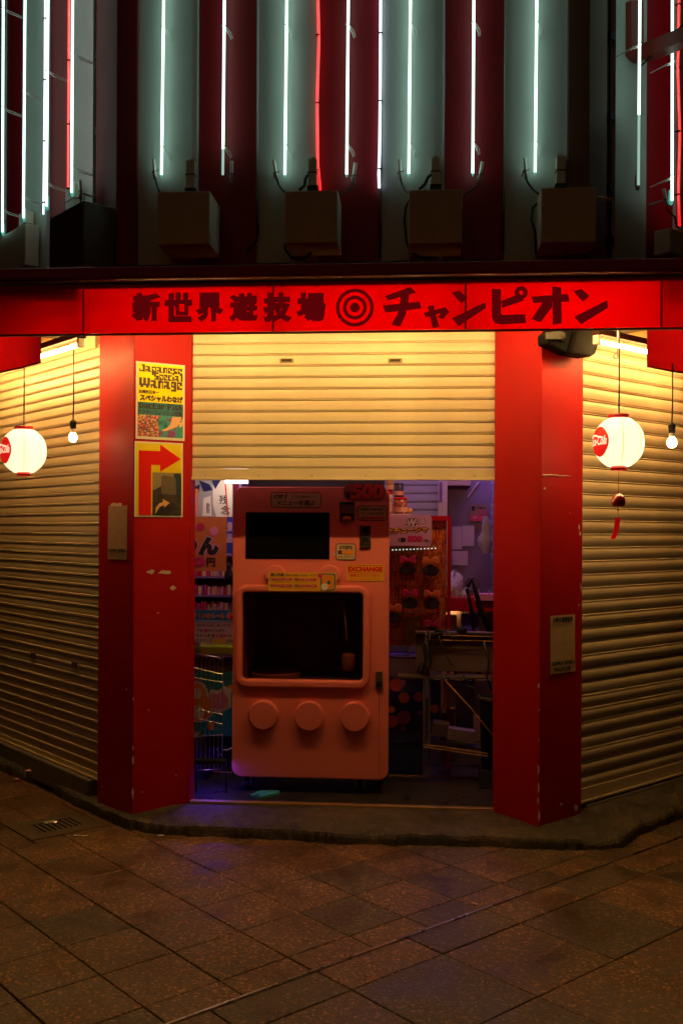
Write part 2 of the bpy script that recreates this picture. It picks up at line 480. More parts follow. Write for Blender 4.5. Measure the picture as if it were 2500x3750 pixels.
for i in range(-5, 12):                 # large slabs, right of it
    a0 = 2.603 + .521*i; a1 = a0 + .521
    bs = [STRIPB-.006, 2.972] + [2.972-.512*k for k in range(1, 9)]
    for k in range(len(bs)-1):
        grey = (i + (1 if k == 0 else 0)) % 2 == 0 if k < 2 else (i+k) % 2 == 1
        if k >= 2: grey = random.random() < .75
        lay(a0, a1, bs[k+1], bs[k], M_TG if grey else M_TO)
st = MB().box(.5, 4.90, STRIPB-.0056, STRIPB+.0056, -.012, .005)
solo(st, 'metal_strip', mat('strip_steel', (.62,.58,.52), .28, 1.0), 'long thin metal joint strip set between the paving slabs', 'strip', TF, (2.7, STRIPB, 0))

# drain
dr = thing('drain_cover', 'grimy square drain cover let into the pavement by the kerb', 'drain cover', TF, (DR[0]+DR[1])/2, (DR[2]+DR[3])/2, 0)
M_IRON = mat('cast_iron', (.075,.046,.026), .6, .1, var=.5, scale=20, bump=.5, bscale=40)
b = MB(); t = .105
b.box(DR[0]+.004, DR[1]-.004, DR[2]+.004, DR[2]+t, -.01, .001); b.box(DR[0]+.004, DR[1]-.004, DR[3]-t, DR[3]-.004, -.01, .001)
b.box(DR[0]+.004, DR[0]+t, DR[2]+t, DR[3]-t, -.01, .001); b.box(DR[1]-t, DR[1]-.004, DR[2]+t, DR[3]-t, -.01, .001)
part(b, 'frame', M_IRON, dr)
nb = 8
for k in range(nb):
    w = (DR[1]-DR[0]-2*t)/nb; x = DR[0]+t+w*k
    part(MB().box(x+.006, x+w-.008, DR[2]+t, DR[3]-t, -.011, -.002), 'bar', M_IRON, dr)

# kerb / step in rough concrete
outer = [(-420,2660),(-120,2775),(0,2823),(48,2847),(160,2875),(263,2946),(343,2984),(478,3042),(606,3056),(733,3064),(1000,3074),(1250,3094),
         (1570,3096),(1850,3106),(2050,3114),(2207,3114),(2278,3104),(2358,3052),(2500,2998),(2900,2860)]
inner = [WL.W(-3.4,.1), WL.W(-2.2,.1), WL.W(-1.75,.1), WL.W(-1.5,.1), WL.W(-1.1,.1), WL.W(-.7,.1), WL.W(-.3,.1), FR.W(-1.15,.12), FR.W(-1.0,.12), FR.W(-.85,.12),
         FR.W(-.45,.12), FR.W(0,.12), FR.W(.5,.12), FR.W(.9,.12), FR.W(1.1,.12), WR.W(.1,.1), WR.W(.35,.1), WR.W(.7,.1), WR.W(1.3,.1), WR.W(3.2,.1)]
OW = [onz(p[0], p[1], 0) for p in outer]
def resample(P, n):
    out = []
    m = len(P)-1
    for i in range(n):
        t = i/(n-1)*m; k = min(int(t), m-1); out.append(P[k].lerp(P[k+1], t-k))
    return out
NS = 420; OW = resample(OW, NS); IW = resample(inner, NS)
from mathutils import noise as mnoise
mb = MB(); rows = [0, 0, .03, .10, .2, .35, .55, .78, 1.0]
zs = [-.03, .040, .058, .068, .076, .084, .090, .096, .098]
vs = []
for i in range(NS):
    o, n_ = OW[i], IW[i]
    jag = mnoise.noise(o*6)*.028 + mnoise.noise(o*23)*.018 + mnoise.noise(o*70)*.008
    d = (n_-o).normalized()
    for r_, (t, z) in enumerate(zip(rows, zs)):
        p = o.lerp(n_, t)
        if r_ < 4: p = p + d*jag
        if r_ == 1: p = p + d*.008
        zz = z + (mnoise.noise(p*7)*.008 + mnoise.noise(p*25)*.006 + mnoise.noise(p*60)*.003)*(1 if 1 <= r_ < 7 else .15)
        if r_ in (1, 2) and mnoise.noise(o*3.1+Vector((5,0,0))) > .25: zz -= .014
        vs.append((p.x, p.y, zz if r_ else z))
nr = len(rows)
fs = [(i*nr+r_, (i+1)*nr+r_, (i+1)*nr+r_+1, i*nr+r_+1) for i in range(NS-1) for r_ in range(nr-1)]
mb.raw(vs, fs)
solo(mb, 'kerb', M_KERB, None, None, WORLDF, (0,0,0), smooth=False, kind='structure')

# ------------------------------------------------------------------ the building
bld = thing('shop_building', 'corner shop building with red pillars below and red and white striped upper wall', 'building', FR, 0, 0, 0)
def bpart(mb, name, m, fr=FR, **k):
    """a piece of the building given in another frame's coordinates"""
    if fr is not FR:
        mb.v = [FR.loc(fr.W(*v)) for v in mb.v]
    return part(mb, name, m, bld, **k)
def W2(fr, px, py, y): return fr.hit(px, py, y)
L0, L1, L2 = Vector((-1.552,6.370,0)), Vector((-1.271,6.097,0)), Vector((-.953,6.279,0))
R0, R1, R2 = Vector((.941,6.110,0)), Vector((1.169,5.848,0)), Vector((1.474,6.095,0))
TOPZ = 3.22
def pillar(pts):
    b = MB().plan([FR.loc(p)[:2] for p in pts], .06, TOPZ)
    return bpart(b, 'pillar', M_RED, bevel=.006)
pilL = pillar([L1, L2, FR.W(-.945,.10), FR.W(-1.15,.10), WL.W(.0,.10), L0])
pilR = pillar([R1, R2, WR.W(-.0,.10), FR.W(1.15,.10), FR.W(.945,.10), R0])
PL = Frame(L1.x, L1.y, math.atan2(L2.y-L1.y, L2.x-L1.x))       # poster face of left pillar
PLs = Frame(L0.x, L0.y, math.atan2(L1.y-L0.y, L1.x-L0.x))      # its street side
PRl = Frame(R0.x, R0.y, math.atan2(R1.y-R0.y, R1.x-R0.x))
PRr = Frame(R1.x, R1.y, math.atan2(R2.y-R1.y, R2.x-R1.x))
# paint chips on the pillars
M_CHIP = mat('bare_plaster', (.62,.50,.38), .8)
def chip(fr, px, py, w, h, n=9, pil=None):
    x, z = fr.hit(px, py, -.0015)
    b = MB(); sc = 1/590
    b.prism([(x+w*sc*.5*math.cos(2*math.pi*k/n)*random.uniform(.55,1.1), z+h*sc*.5*math.sin(2*math.pi*k/n)*random.uniform(.55,1.1)) for k in range(n)], -.0018, .001)
    b.v = [FR.loc(fr.W(*v)) for v in b.v]
    org = ORI[pil]
    o = part(b, 'paint_chip', M_CHIP, pil)
for a in ((553,2094,34,17),(602,2096,56,19),(634,2152,26,20),(580,2244,10,7),(645,2840,8,8),(545,2600,7,9),(520,2900,6,6)): chip(PL, *a, pil=pilL)
for a in ((488,2785,9,40),(487,2905,9,46),(487,2740,7,16),(489,2560,5,16)): chip(PL, *a, pil=pilL)
for a in ((463,2525,8,9),(375,2880,7,7)): chip(PLs, *a, pil=pilL)
for a in ((1993,1789,12,9),(2119,1930,8,24),(2123,1955,10,20),(2118,2215,8,14),(2126,2150,6,30),(2053,2945,18,14),(2108,2958,24,30),(2085,1880,4,4)): chip(PRr, *a, pil=pilR)
for a in ((1971,2512,8,22),(1970,2818,10,44),(1970,2885,9,40),(1969,2930,8,34),(1972,2990,9,40),(1972,2600,5,10),(1972,2710,5,12)): chip(PRl, *a, pil=pilR)
# torn seam in the right pillar's skin
x0, z0 = PRr.hit(1986, 1738, -.003); x1, z1 = PRr.hit(2088, 1744, -.003)
b = MB().tube([(x0+(x1-x0)*k/8, -.001, z0+(z1-z0)*k/8+random.uniform(-.003,.003)) for k in range(9)], [.0045-.0004*k for k in range(9)], 6)
b.v = [FR.loc(PRr.W(*v)) for v in b.v]; part(b, 'torn_edge', M_CHIP, pilR)

# upper storey: striped panels
UPB, UPT = 3.24, 6.6
edges = [(505,726,'g'),(728,940,'r'),(943,1163,'g'),(1167,1388,'r'),(1393,1621,'g'),(1623,1841,'r'),(1844,2073,'g')]
lx, _ = FR.hit(376, 500, 0); rx, _ = FR.hit(2219, 500, 0)
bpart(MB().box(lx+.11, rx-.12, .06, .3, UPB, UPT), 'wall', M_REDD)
for i, (a, c, k) in enumerate(edges):
    xa, _ = FR.hit(a, 500, 0); xb, _ = FR.hit(c, 500, 0)
    if k == 'g':
        bpart(MB().box(xa+.004, xb-.004, -.012, .06, UPB, UPT), 'wall_panel', M_GREYWALL, bevel=.004)
        for xx in (xa, xb-.004):
            bpart(MB().box(xx, xx+.004, -.022, .05, UPB, UPT), 'panel_trim', M_TRIM)
    else:
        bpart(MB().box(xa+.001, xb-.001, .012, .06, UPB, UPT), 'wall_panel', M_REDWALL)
# corner pilasters
p1 = FR.hit(428, 500, -.03)[0]; p2 = FR.hit(503, 500, -.03)[0]
CL = FR.W(p1, -.03, 0)
WLU = Frame(CL.x, CL.y, R(-49.5))       # upper left street wall, x=0 at the corner
q1 = FR.hit(2155, 500, -.03)[0]; q2 = FR.hit(2077, 500, -.03)[0]
CR = FR.W(q1, -.03, 0)
WRU = Frame(CR.x, CR.y, R(40.5))
ws = WLU.hit(352, 500, 0)[0]; we = WRU.hit(2221, 500, 0)[0]
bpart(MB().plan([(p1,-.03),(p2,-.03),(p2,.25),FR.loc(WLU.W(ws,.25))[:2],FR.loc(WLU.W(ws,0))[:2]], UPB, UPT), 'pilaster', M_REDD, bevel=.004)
bpart(MB().plan([(q1,-.03),FR.loc(WRU.W(we,0))[:2],FR.loc(WRU.W(we,.25))[:2],(q2,.25),(q2,-.03)], UPB, UPT), 'pilaster', mat('brown_paint', (.17,.075,.045), .6), bevel=.004)
# wing stripes
wl_e = [(-260,-140,'r'),(-138,24,'g'),(26,84,'r'),(90,182,'g'),(185,268,'r'),(272,350,'g')]
for a, c, k in wl_e:
    xa, _ = WLU.hit(a, 500, .03); xb, _ = WLU.hit(c, 500, .03)
    bpart(MB().box(xa, xb, .03 if k == 'r' else .012, .10, UPB, UPT), 'wall_panel', M_GREYWALL if k == 'g' else M_REDWALL, fr=WLU)
bpart(MB().box(-4, ws, .10, .3, UPB, UPT), 'wall', M_REDD, fr=WLU)
wr_e = [(2243,2356,'g'),(2359,2462,'r'),(2465,2600,'g'),(2604,2760,'r')]
for a, c, k in wr_e:
    xa, _ = WRU.hit(a, 500, .03); xb, _ = WRU.hit(c, 500, .03)
    bpart(MB().box(xa, xb, .03 if k == 'r' else .012, .10, UPB, UPT), 'wall_panel', M_GREYWALL if k == 'g' else M_REDWALL, fr=WRU)
bpart(MB().box(we, 4, .10, .3, UPB, UPT), 'wall', M_REDD, fr=WRU)
# black cable/pipe in the recess beside each pilaster
for fr, px in ((WLU, 361), (WRU, 2232)):
    x, _ = fr.hit(px, 500, .03)
    b = MB().tube([(x, .03, UPB), (x, .03, UPT)], .010, 8)
    for z in (3.62, 3.95, 4.4, 4.9): b.box(x-.02, x+.02, .01, .06, z, z+.05)
    bpart(b, 'downpipe', M_BLACK, fr=fr)

# canopy roof
CV = -.95
M_CANR = mat('canopy_red', (.42,.012,.016), .45)
cx0, cx1 = FR.hit(-60, 1000, CV)[0], FR.hit(2570, 1000, CV)[0]
zt = FR.hit(1250, 962, CV)[1]; zm = FR.hit(1250, 1008, CV)[1]; zb = FR.hit(1250, 1027, CV)[1]
b = MB().prism([(0,0)]*0 or [(cx0, zm), (cx1, zm), (cx1, zt), (cx0, zt)], CV, -.02)
bpart(b, 'canopy_roof', M_CANR, bevel=.012)
bpart(MB().box(cx0, cx1, CV+.02, CV+.06, zb-.002, zm-.012), 'gutter', M_BROWN)
bpart(MB().box(cx0, cx1, CV+.07, -.02, zb+.012, zm-.001), 'soffit', mat('soffit_board', (.45,.36,.26), .7))
# roof over the two street walls
for fr, s in ((WL, -1), (WR, 1)):
    xs = (-3.2, -.02) if s < 0 else (.02, 3.2)
    bpart(MB().box(xs[0], xs[1], -.55, .0, 3.10, 3.17), 'canopy_roof', M_BROWN, fr=fr)
    bpart(MB().box(xs[0], xs[1], -.02, .10, 3.0, 3.10), 'shutter_housing', M_CREAM2, fr=fr)
    bpart(MB().box(xs[0], xs[1], .07, .25, .06, 3.05), 'wall', M_DARK, fr=fr)
    for k in range(4):
        x = (xs[0] + (xs[1]-xs[0])*(k+.5)/4)
        bpart(MB().box(x-.02, x+.02, -.5, -.03, 3.04, 3.098), 'rafter', M_WOOD, fr=fr)
# flat wires and cable tie on top of canopy edge
zt2 = zt
b = MB()
pts = []
for k in range(26):
    x = FR.hit(330+k*60, 950, CV+.05)[0]
    pts.append((x, CV+.06, zt2+.012+random.uniform(0,.006)))
b.tube(pts, .007, 6)
solo(b, 'cable', M_CABLE, 'black cable lying along the front edge of the canopy roof', 'cable', FR, (pts[0][0], CV+.06, zt2))
# door surround and inside of the opening
bpart(MB().box(*(FR.hit(681,2000,-.0)[0], FR.hit(697,2000,.0)[0]), -.004, .09, SILL, 3.1), 'door_frame', M_RED)
bpart(MB().box(*(FR.hit(1817,2000,.0)[0], FR.hit(1828,2000,.0)[0]), -.004, .09, SILL, 3.1), 'door_frame', M_RED)
b = MB(); x0 = FR.hit(697,2937,0)[0]; x1 = FR.hit(1812,2966,0)[0]
b.box(x0, x1, -.012, .035, SILL-.02, SILL+.010)
bpart(b, 'door_sill', mat('brass_sill', (.62,.42,.20), .35, .8), bevel=.003)
bpart(MB().box(-1.2, 1.2, .12, .35, 3.0, UPB), 'wall', M_DARK)
# raised sills below the street shutters
bpart(MB().box(-3.4, -.02, -.05, .2, .02, .185), 'shutter_sill', M_CONCD, fr=WL, bevel=.01)
bpart(MB().box(.02, 3.4, -.03, .2, .02, .112), 'shutter_sill', M_CONCD, fr=WR, bevel=.01)

# ------------------------------------------------------------------ roller shutters, slat by slat
P = .0715
prof = [(0,-.0015),(.0012,-.0062),(.0046,-.0072),(.0058,-.006),(.0066,.004),(.0096,.004),(.0104,-.0062),(.014,-.0072),(.026,-.0078),(.044,-.0078),(.060,-.0066),(.0664,-.0056),(.0676,.004),(.0700,.004),(P,-.0015)]
profl = [(0,-.002),(.012,-.0032),(.034,-.0032),(.046,-.002),(.0464,.004),(.0490,.004),(.0498,-.006),(.0512,-.0078),(.0538,-.0035),(.0543,.004),(.0572,.004),(.0580,-.006),(.0594,-.0078),(.0625,-.003),(.0632,.002),(.0655,.002),(.068,-.002)]
profr = [(0,-.002),(.002,-.0035),(.018,-.0085),(.034,-.0108),(.048,-.0100),(.060,-.0066),(.0655,-.002),(.0662,.006),(.0700,.006),(.0708,-.004),(.0728,-.0072),(.0765,-.002),(.0772,.006),(.0825,.006),(.084,-.002)]
def slat_mesh(x0, x1, m, nx=1, prof=prof):
    vs = []; fs = []; n = len(prof)
    for i in range(nx+1):
        x = x0+(x1-x0)*i/nx
        vs += [(x, y, z) for z, y in prof]
    for i in range(nx):
        fs += [(i*n+k, (i+1)*n+k, (i+1)*n+k+1, i*n+k+1) for k in range(n-1)]
    me = MB().raw(vs, fs).mesh('slat'); me.materials.append(m); return me
def shutter(fr, x0, x1, y, zbot, zrail, ztop, m, label):
    t = thing('roller_shutter', label, 'shutter', fr, (x0+x1)/2, y, zbot)
    L = (x1-x0)/2
    b = MB().box(x0, x1, y-.012, y+.012, zbot, zrail-.002)
    b.box(x0, x1, y-.024, y-.012, zbot, zbot+.014)
    part(b, 'bottom_rail', m, t, bevel=.002)
    pf = prof if fr is FR else profl if fr is WL else profr
    me = slat_mesh(-L, L, m, prof=pf)
    z = zrail
    while z < ztop:
        tilt = random.uniform(-1.0, 1.0)
        if fr is WR and z < 1.25: tilt = random.uniform(-6, 4)
        inst('slat', me, t, (0, random.uniform(-.001,.001), z-zbot), (R(tilt), 0, 0))
        z += pf[-1][0]
    return t
VS = .045
sx0 = FR.hit(697,1760,VS)[0]; sx1 = FR.hit(1817,1760,VS)[0]
zb1 = FR.hit(1250,1759,VS)[1]; zr1 = FR.hit(1250,1716,VS)[1]
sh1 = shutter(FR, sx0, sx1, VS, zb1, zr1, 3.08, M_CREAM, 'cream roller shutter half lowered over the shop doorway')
for k in range(6):
    x = sx0 + (sx1-sx0)*(k+.3)/5.7
    part(MB().disc(x, (zb1+zr1)/2-.008, .006, VS-.018, VS-.011, 12), 'screw', M_STEEL, sh1)
for px in (1049, 1446):
    x, z = FR.hit(px, 1320, VS-.01)
    t_ = part(MB().box(x-.044, x+.044, VS-.016, VS-.004, z-.013, z+.013), 'pull_slot', mat('slot_metal', (.20,.14,.08), .4, .6), sh1, bevel=.002)
    part(MB().box(x-.032, x+.032, VS-.018, VS-.0155, z-.007, z+.007), 'slot_opening', M_BLACK, t_)
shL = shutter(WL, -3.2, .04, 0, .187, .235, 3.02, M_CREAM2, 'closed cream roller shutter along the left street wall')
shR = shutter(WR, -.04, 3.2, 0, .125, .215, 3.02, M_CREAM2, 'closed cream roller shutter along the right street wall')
for px, py in ((122,2400),(272,2434)):
    x, z = WL.hit(px, py, -.012)
    t_ = part(MB().box(x-.035, x+.035, -.016, -.004, z-.02, z+.02), 'pull_slot', M_BROWN, shL, bevel=.002)

# ------------------------------------------------------------------ the long red awning sign
VF = CV
zf0 = FR.hit(1250, 1211, VF)[1]; zf1 = FR.hit(1250, 1031, VF)[1]
sign = thing('awning_sign', 'long red backlit awning sign over the doorway with dark Japanese lettering and a bullseye', 'sign', FR, 0, VF, zf0)
def fx(px): return FR.hit(px, 1120, VF)[0]
seams = [-60, 306, 1000, 1704, 2420, 2570]
for a, c in zip(seams[:-1], seams[1:]):
    part(MB().box(fx(a)+.0005, fx(c)-.0005, VF, VF+.002, zf0, zf1), 'fascia_panel', M_VINYL, sign)
for a in seams[1:-1]:
    part(MB().box(fx(a)-.005, fx(a)+.005, VF+.03, VF+.05, zf0+.002, zf1), 'seam_bar', M_STEEL, sign)
    part(MB().box(fx(a)-.006, fx(a)+.006, VF-.0012, VF-.0004, zf0+.001, zf1-.012), 'seam_strip', M_VLET, sign)
part(MB().box(fx(-60), fx(2570), VF-.004, VF+.012, zf0-.012, zf0-.001), 'hem', M_REDD, sign, bevel=.003)
part(MB().box(fx(-60), fx(2570), VF+.006, VF+.03, zf1-.022, zf1-.002), 'top_rail', M_DARK, sign)
# unseen baffles added to keep lamp light off both end panels
part(MB().box(fx(306)-.012, fx(306)-.004, VF+.032, VF+.35, zf0+.11, zf1-.003), 'end_baffle', M_BROWN, sign)
part(MB().box(fx(-60), fx(306)-.013, VF+.05, VF+.056, zf0+.17, zf1-.003), 'dimming_board', M_BROWN, sign)  # unseen board added to dim the left end panel
part(MB().box(fx(2420)+.004, fx(2420)+.012, VF+.032, VF+.35, zf0+.13, zf1-.003), 'end_baffle', M_BROWN, sign)
def c5(x, y): return FR.hit(400+x/1.742, 980+y/1.742, VF)
def c6(x, y): return FR.hit(1200+x/1.4255, 980+y/1.4255, VF)
for ch, a, c in (('新',145,328),('世',355,530),('界',552,730),('遊',767,950),('技',983,1166),('場',1195,1380)):
    x0, z1 = c5(a, 160); x1, z0 = c5(c, 348)
    part(text(MB(), ch, x0, x1, z0, z1, VF-.002, bold=.042), 'letter', M_VLET, sign)
KANA = [
 [[(298,150),(430,100),(460,131),(316,171)],[(286,198),(478,179),(489,214),(300,235)],[(378,140),(424,130),(418,200),(405,250),(376,308),(330,298),(360,250),(376,200)]],
 [[(499,238),(612,206),(634,232),(600,270),(572,258),(590,238),(510,260)],[(522,202),(550,196),(580,310),(546,316)]],
 [[(646,132),(686,120),(728,158),(696,188)],[(646,266),(822,179),(824,212),(682,306)]],
 [[(855,110),(902,114),(902,235),(910,248),(1028,243),(1033,290),(900,297),(868,288),(855,262)],[(903,175),(1000,135),(1022,172),(908,212)]],
 [[(1062,152),(1252,138),(1260,178),(1072,186)],[(1170,98),(1216,104),(1220,290),(1172,300)],[(1120,180),(1168,183),(1170,205),(1108,287),(1061,268)]],
 [[(1281,125),(1322,111),(1364,148),(1328,180)],[(1284,258),(1455,170),(1460,210),(1320,297)]]]
for gi, g in enumerate(KANA):
    b = MB()
    for k, poly in enumerate(g): b.flat([c6(*p) for p in poly], VF-.002-.0006*k)
    if gi == 3:
        cx, cz = c6(1007,132); s = 1/(1.4255*690); b.ring(cx, cz, 11*s, 33*s, VF-.0034)
    part(b, 'letter', M_VLET, sign)
cx, cz = c6(141, 209); s = 1/(1.4255*690)
b = MB().ring(cx, cz, 80*s, 98*s, VF-.002); b.ring(cx, cz, 44*s, 62*s, VF-.002); b.flat([(cx+25*s*math.cos(k*.2618), cz+25*s*math.sin(k*.2618)) for k in range(24)], VF-.002)
part(b, 'bullseye', M_VLET, sign)
# fluorescent lamps behind the sign that light the doorway and the vinyl
for i, (a, c) in enumerate(((380, 960), (1040, 1660), (1750, 2360))):
    x0, x1 = fx(a), fx(c)
    t = thing('fluorescent_lamp', ['warm fluorescent tube behind the left part of the red awning sign','warm fluorescent tube behind the middle of the red awning sign','warm fluorescent tube behind the right part of the red awning sign'][i], 'lamp', FR, (x0+x1)/2, -.60, 3.06, 'fluorescent tubes behind the sign')
    part(MB().tube([(x0, -.60, 3.045), (x1, -.60, 3.045)], .014, 10), 'tube', M_FLUO, t, True)
    part(MB().box(x0-.03, x1+.03, -.63, -.57, 3.075, zb+.010), 'batten', M_CERAM, t)
    for xx in (x0, x1): part(MB().box(xx-.015, xx+.015, -.62, -.58, 3.025, 3.074), 'lamp_holder', M_CERAM, t)

# cloth valances of the street side awnings
def flap(fr, px_edge, far, pa, pb, label):
    # right/left edge from its top pixel to its bottom pixel, sheet runs along the street wall
    y = -.62
    x0, ztop = fr.hit(px_edge[0], px_edge[1], y); x1, z1 = fr.hit(pa[0], pa[1], y)
    vs = []; n = 14; m = 6
    for i in range(n+1):
        t = i/n
        for j in range(m+1):
            u = j/m
            xx = (x0+(x1-x0)*u)*(1-t)+far*t
            zz = (ztop+.10)*(1-u)+(z1+.012*math.sin(t*9)*t)*u
            vs.append((xx, y+.03*math.sin(t*14+u)*u+.02*u*(1-u), zz))
    fs = [(i*(m+1)+j, (i+1)*(m+1)+j, (i+1)*(m+1)+j+1, i*(m+1)+j+1) for i in range(n) for j in range(m)]
    t_ = solo(MB().raw(vs, fs), 'awning_valance', M_FLAP, label, 'awning', fr, (x0, y, z1), smooth=True, group='street side awning valances')
    e = [vs[i*(m+1)+m] for i in range(n+1)]
    part(MB().tube([(p[0], p[1]-.003, p[2]) for p in e], .006, 6), 'hem', M_REDD, t_, True)
    e = vs[:m+1]
    part(MB().tube([(p[0], p[1]-.003, p[2]) for p in e], .004, 6), 'side_hem', M_REDD, t_, True)
flap(WL, (153,1213), -3.0, (135,1325), None, 'red cloth awning valance hanging over the left street shutter')
flap(WR, (2366,1210), 3.0, (2382,1340), None, 'red cloth awning valance hanging over the right street shutter')

# ------------------------------------------------------------------ wing lamps, lanterns, bulbs
def wing_tube(fr, pa, pb, y, label, m):
    xa, za = fr.hit(*pa, y); xb, zb_ = fr.hit(*pb, y); z = (za+zb_)/2
    if xa > xb: xa, xb = xb, xa
    t = thing('fluorescent_lamp', label, 'lamp', fr, (xa+xb)/2, y, z)
    part(MB().tube([(xa, y, z), (xb, y, z)], .0125, 12), 'tube', m, t, True)
    part(MB().box(xa-.03, xb+.03, y-.03, y+.03, z+.036, z+.075), 'batten', mat('batten_enamel', (.035,.015,.010), .7, spec=.1), t, bevel=.006)
    for xx in (xa-.012, xb+.012): part(MB().box(xx-.014, xx+.014, y-.02, y+.02, z-.018, z+.0355), 'lamp_holder', M_CERAM, t, bevel=.004)
    part(MB().box((xa+xb)/2-.03, (xa+xb)/2+.03, y-.012, y+.012, z+.076, 3.099), 'hanger', M_STEEL, t)
    return t
wing_tube(WL, (-150,1395), (292,1264), -.30, 'lit fluorescent tube under the left street awning', M_FLUOW)
wing_tube(WR, (2188,1252), (2640,1345), -.30, 'lit fluorescent tube under the right street awning', M_FLUOW)

def lantern(cx, cz, D, R_, Y, label, cordtop, az):
    fr = Frame(0, 0, 0)
    x = ray(cx, cz).x*Y; z = EYE+ray(cx, cz).z*Y
    zc = EYE + ray(*cordtop).z*Y
    t = thing('paper_lantern', label, 'lantern', fr, x, Y, z, 'round white paper lanterns')
    H = R_*.985
    n = 56; N = 96
    prof = []
    for i in range(n+1):
        a = -1+2*i/n
        r = R_*(1-abs(a)**2.6*.60) ** .9
        r = max(r, R_*.40) + (.0016 if i % 2 else -.0006)
        prof.append((r, a*H))
    body = MB().lathe(prof, (x, Y, z), N)
    bo = part(body, 'lantern_body', M_LANT, t, True)
    def rad(zz):
        a = max(-1, min(1, (zz)/H)); return max(R_*(1-abs(a)**2.6*.60)**.9, R_*.40)
    # paper seams running top to bottom
    for k in range(8):
        th = az + math.pi/8 + k*math.pi/4
        vs = []
        for i in range(33):
            zz = H*(-1+2*i/32)*.995; r = rad(zz)+.0022
            for dt in (-.045, .045): vs.append((x+r*math.cos(th+dt), Y+r*math.sin(th+dt), z+zz))
        part(MB().raw(vs, [(2*i, 2*i+1, 2*i+3, 2*i+2) for i in range(32)]), 'paper_seam', M_LSEAM, t, True)
    # red disc printed on the side, with its white script
    def on(u, w, off):
        r = rad(w)+off; th = az + u/R_
        return (x+r*math.cos(th), Y+r*math.sin(th), z+w)
    dr_ = R_*.62; vs = [on(0, 0, .004)]; fs = []
    for ring_ in range(1, 7):
        for k in range(36):
            a = 2*math.pi*k/36; q = dr_*ring_/6
            vs.append(on(q*math.cos(a), q*math.sin(a), .004))
    for k in range(36): fs.append((0, 1+k, 1+(k+1) % 36))
    for ring_ in range(5):
        o0 = 1+ring_*36; o1 = o0+36
        for k in range(36): fs.append((o0+k, o1+k, o1+(k+1) % 36, o0+(k+1) % 36))
    disc = part(MB().raw(vs, fs), 'red_disc', M_LDISC, t, True)
    gv, gf = glyphs('Coca-Cola', .012, .35, .92)
    ax, bx = min(v[0] for v in gv), max(v[0] for v in gv); ay, by = min(v[1] for v in gv), max(v[1] for v in gv)
    w2 = dr_*.86; h2 = dr_*.30
    part(MB().raw([on(-w2+2*w2*(v[0]-ax)/(bx-ax), -h2+2*h2*(v[1]-ay)/(by-ay)+.08*dr_*(v[0]-ax)/(bx-ax), .0065) for v in gv], gf), 'script_lettering', M_LLOGO, disc)
    sw = [on(-w2*.75+w2*1.5*k/14, h2*(1.05+.28*math.sin(k/14*math.pi*1.6)), .007) for k in range(15)]
    part(MB().tube(sw, [.003]+[.005]*13+[.002], 5), 'swash', M_LLOGO, disc)
    rt = R_*.42
    part(MB().lathe([(rt*.9,H-.002),(rt,H-.002),(rt,H+.022),(rt*.9,H+.022),(rt*.9,H-.002)], (x,Y,z), 40), 'rim', M_LRIM, t, True)
    part(MB().lathe([(rt*.66,-H-.022),(rt*.74,-H-.022),(rt*.74,-H+.003),(rt*.66,-H+.003),(rt*.66,-H-.022)], (x,Y,z), 40), 'rim', M_LRIM, t, True)
    part(MB().tube([(x-rt*.9,Y,z+H+.02),(x,Y,z+H+.085),(x+rt*.9,Y,z+H+.02)], .0012, 5), 'bail_wire', M_STEEL, t)
    part(MB().tube([(x,Y,z+H+.01),(x+.001,Y,z+H+.2),(x,Y,zc)], .0042, 8), 'cord', M_CABLE, t, True)
    part(MB().tube([(x-.008,Y,z+H+.088),(x+.009,Y-.004,z+H+.091),(x-.012,Y,z+H+.083)], .002, 5), 'cord_tie', M_WHITE, t)
    return t, (x, Y, z), H
lant1, lp1, lh1 = lantern(88, 1652, 0, .1355, 6.25, 'white paper lantern with a red disc, hanging at the left by the left street shutter', (91,1215), R(221))
lant2, lp2, lh2 = lantern(2264, 1620, 0, .1355, 5.55, 'white paper lantern with a red disc and a wind chime hanging below it', (2252,1205), R(197))
# hook above the right lantern
x, Y, z = lp2
zk = EYE+ray(2240, 1300).z*Y
b = MB().tube([(x-.012,Y-.01,zk+.16),(x-.012,Y-.01,zk+.01),(x-.012,Y-.01,zk)] + [(x-.022+.014*math.cos(a),Y-.01,zk-.008+.017*math.sin(a)) for a in [R(v) for v in (40,0,-60,-120,-180,-240,-290)]], .0035, 8)
solo(b, 'hook', M_STEEL, 'steel hook with a curled end beside the cord of the right lantern', 'hook', WORLDF, (x, Y-.01, zk), True)
# wind chime
cx_, cy_ = x-.001, Y
zc = EYE+ray(2263,1834).z*Y
wc = thing('wind_chime', 'small red glass wind chime with a red paper strip hanging under the right lantern', 'wind chime', WORLDF, cx_, cy_, zc)
M_RGL = mat('red_glass', (.50,.015,.015), .08, coat=.6, trans=.35)
part(MB().lathe([(.004,.041),(.018,.037),(.031,.024),(.038,.006),(.039,-.008),(.036,-.022),(.032,-.031),(.030,-.031),(.034,-.020),(.036,-.006),(.035,.006),(.029,.021),(.016,.034),(.004,.038)], (cx_,cy_,zc), 28), 'chime_bell', M_RGL, wc, True)
part(MB().tube([(cx_,cy_,zc+.04),(cx_+.001,cy_,z-lh2-.02)], .0014, 5), 'string', M_REDP, wc)
part(MB().tube([(cx_,cy_,zc-.03),(cx_-.003,cy_,zc-.095)], .0012, 5), 'string', M_REDP, wc)
part(MB().lathe([(.0,.006),(.005,.003),(.005,-.003),(.0,-.006)], (cx_-.001,cy_,zc-.052), 10), 'bead', M_REDP, wc, True)
part(MB().lathe([(.0,.008),(.006,.003),(.005,-.004),(.0,-.007)], (cx_,cy_,zc+.046), 10), 'bead', M_REDP, wc, True)
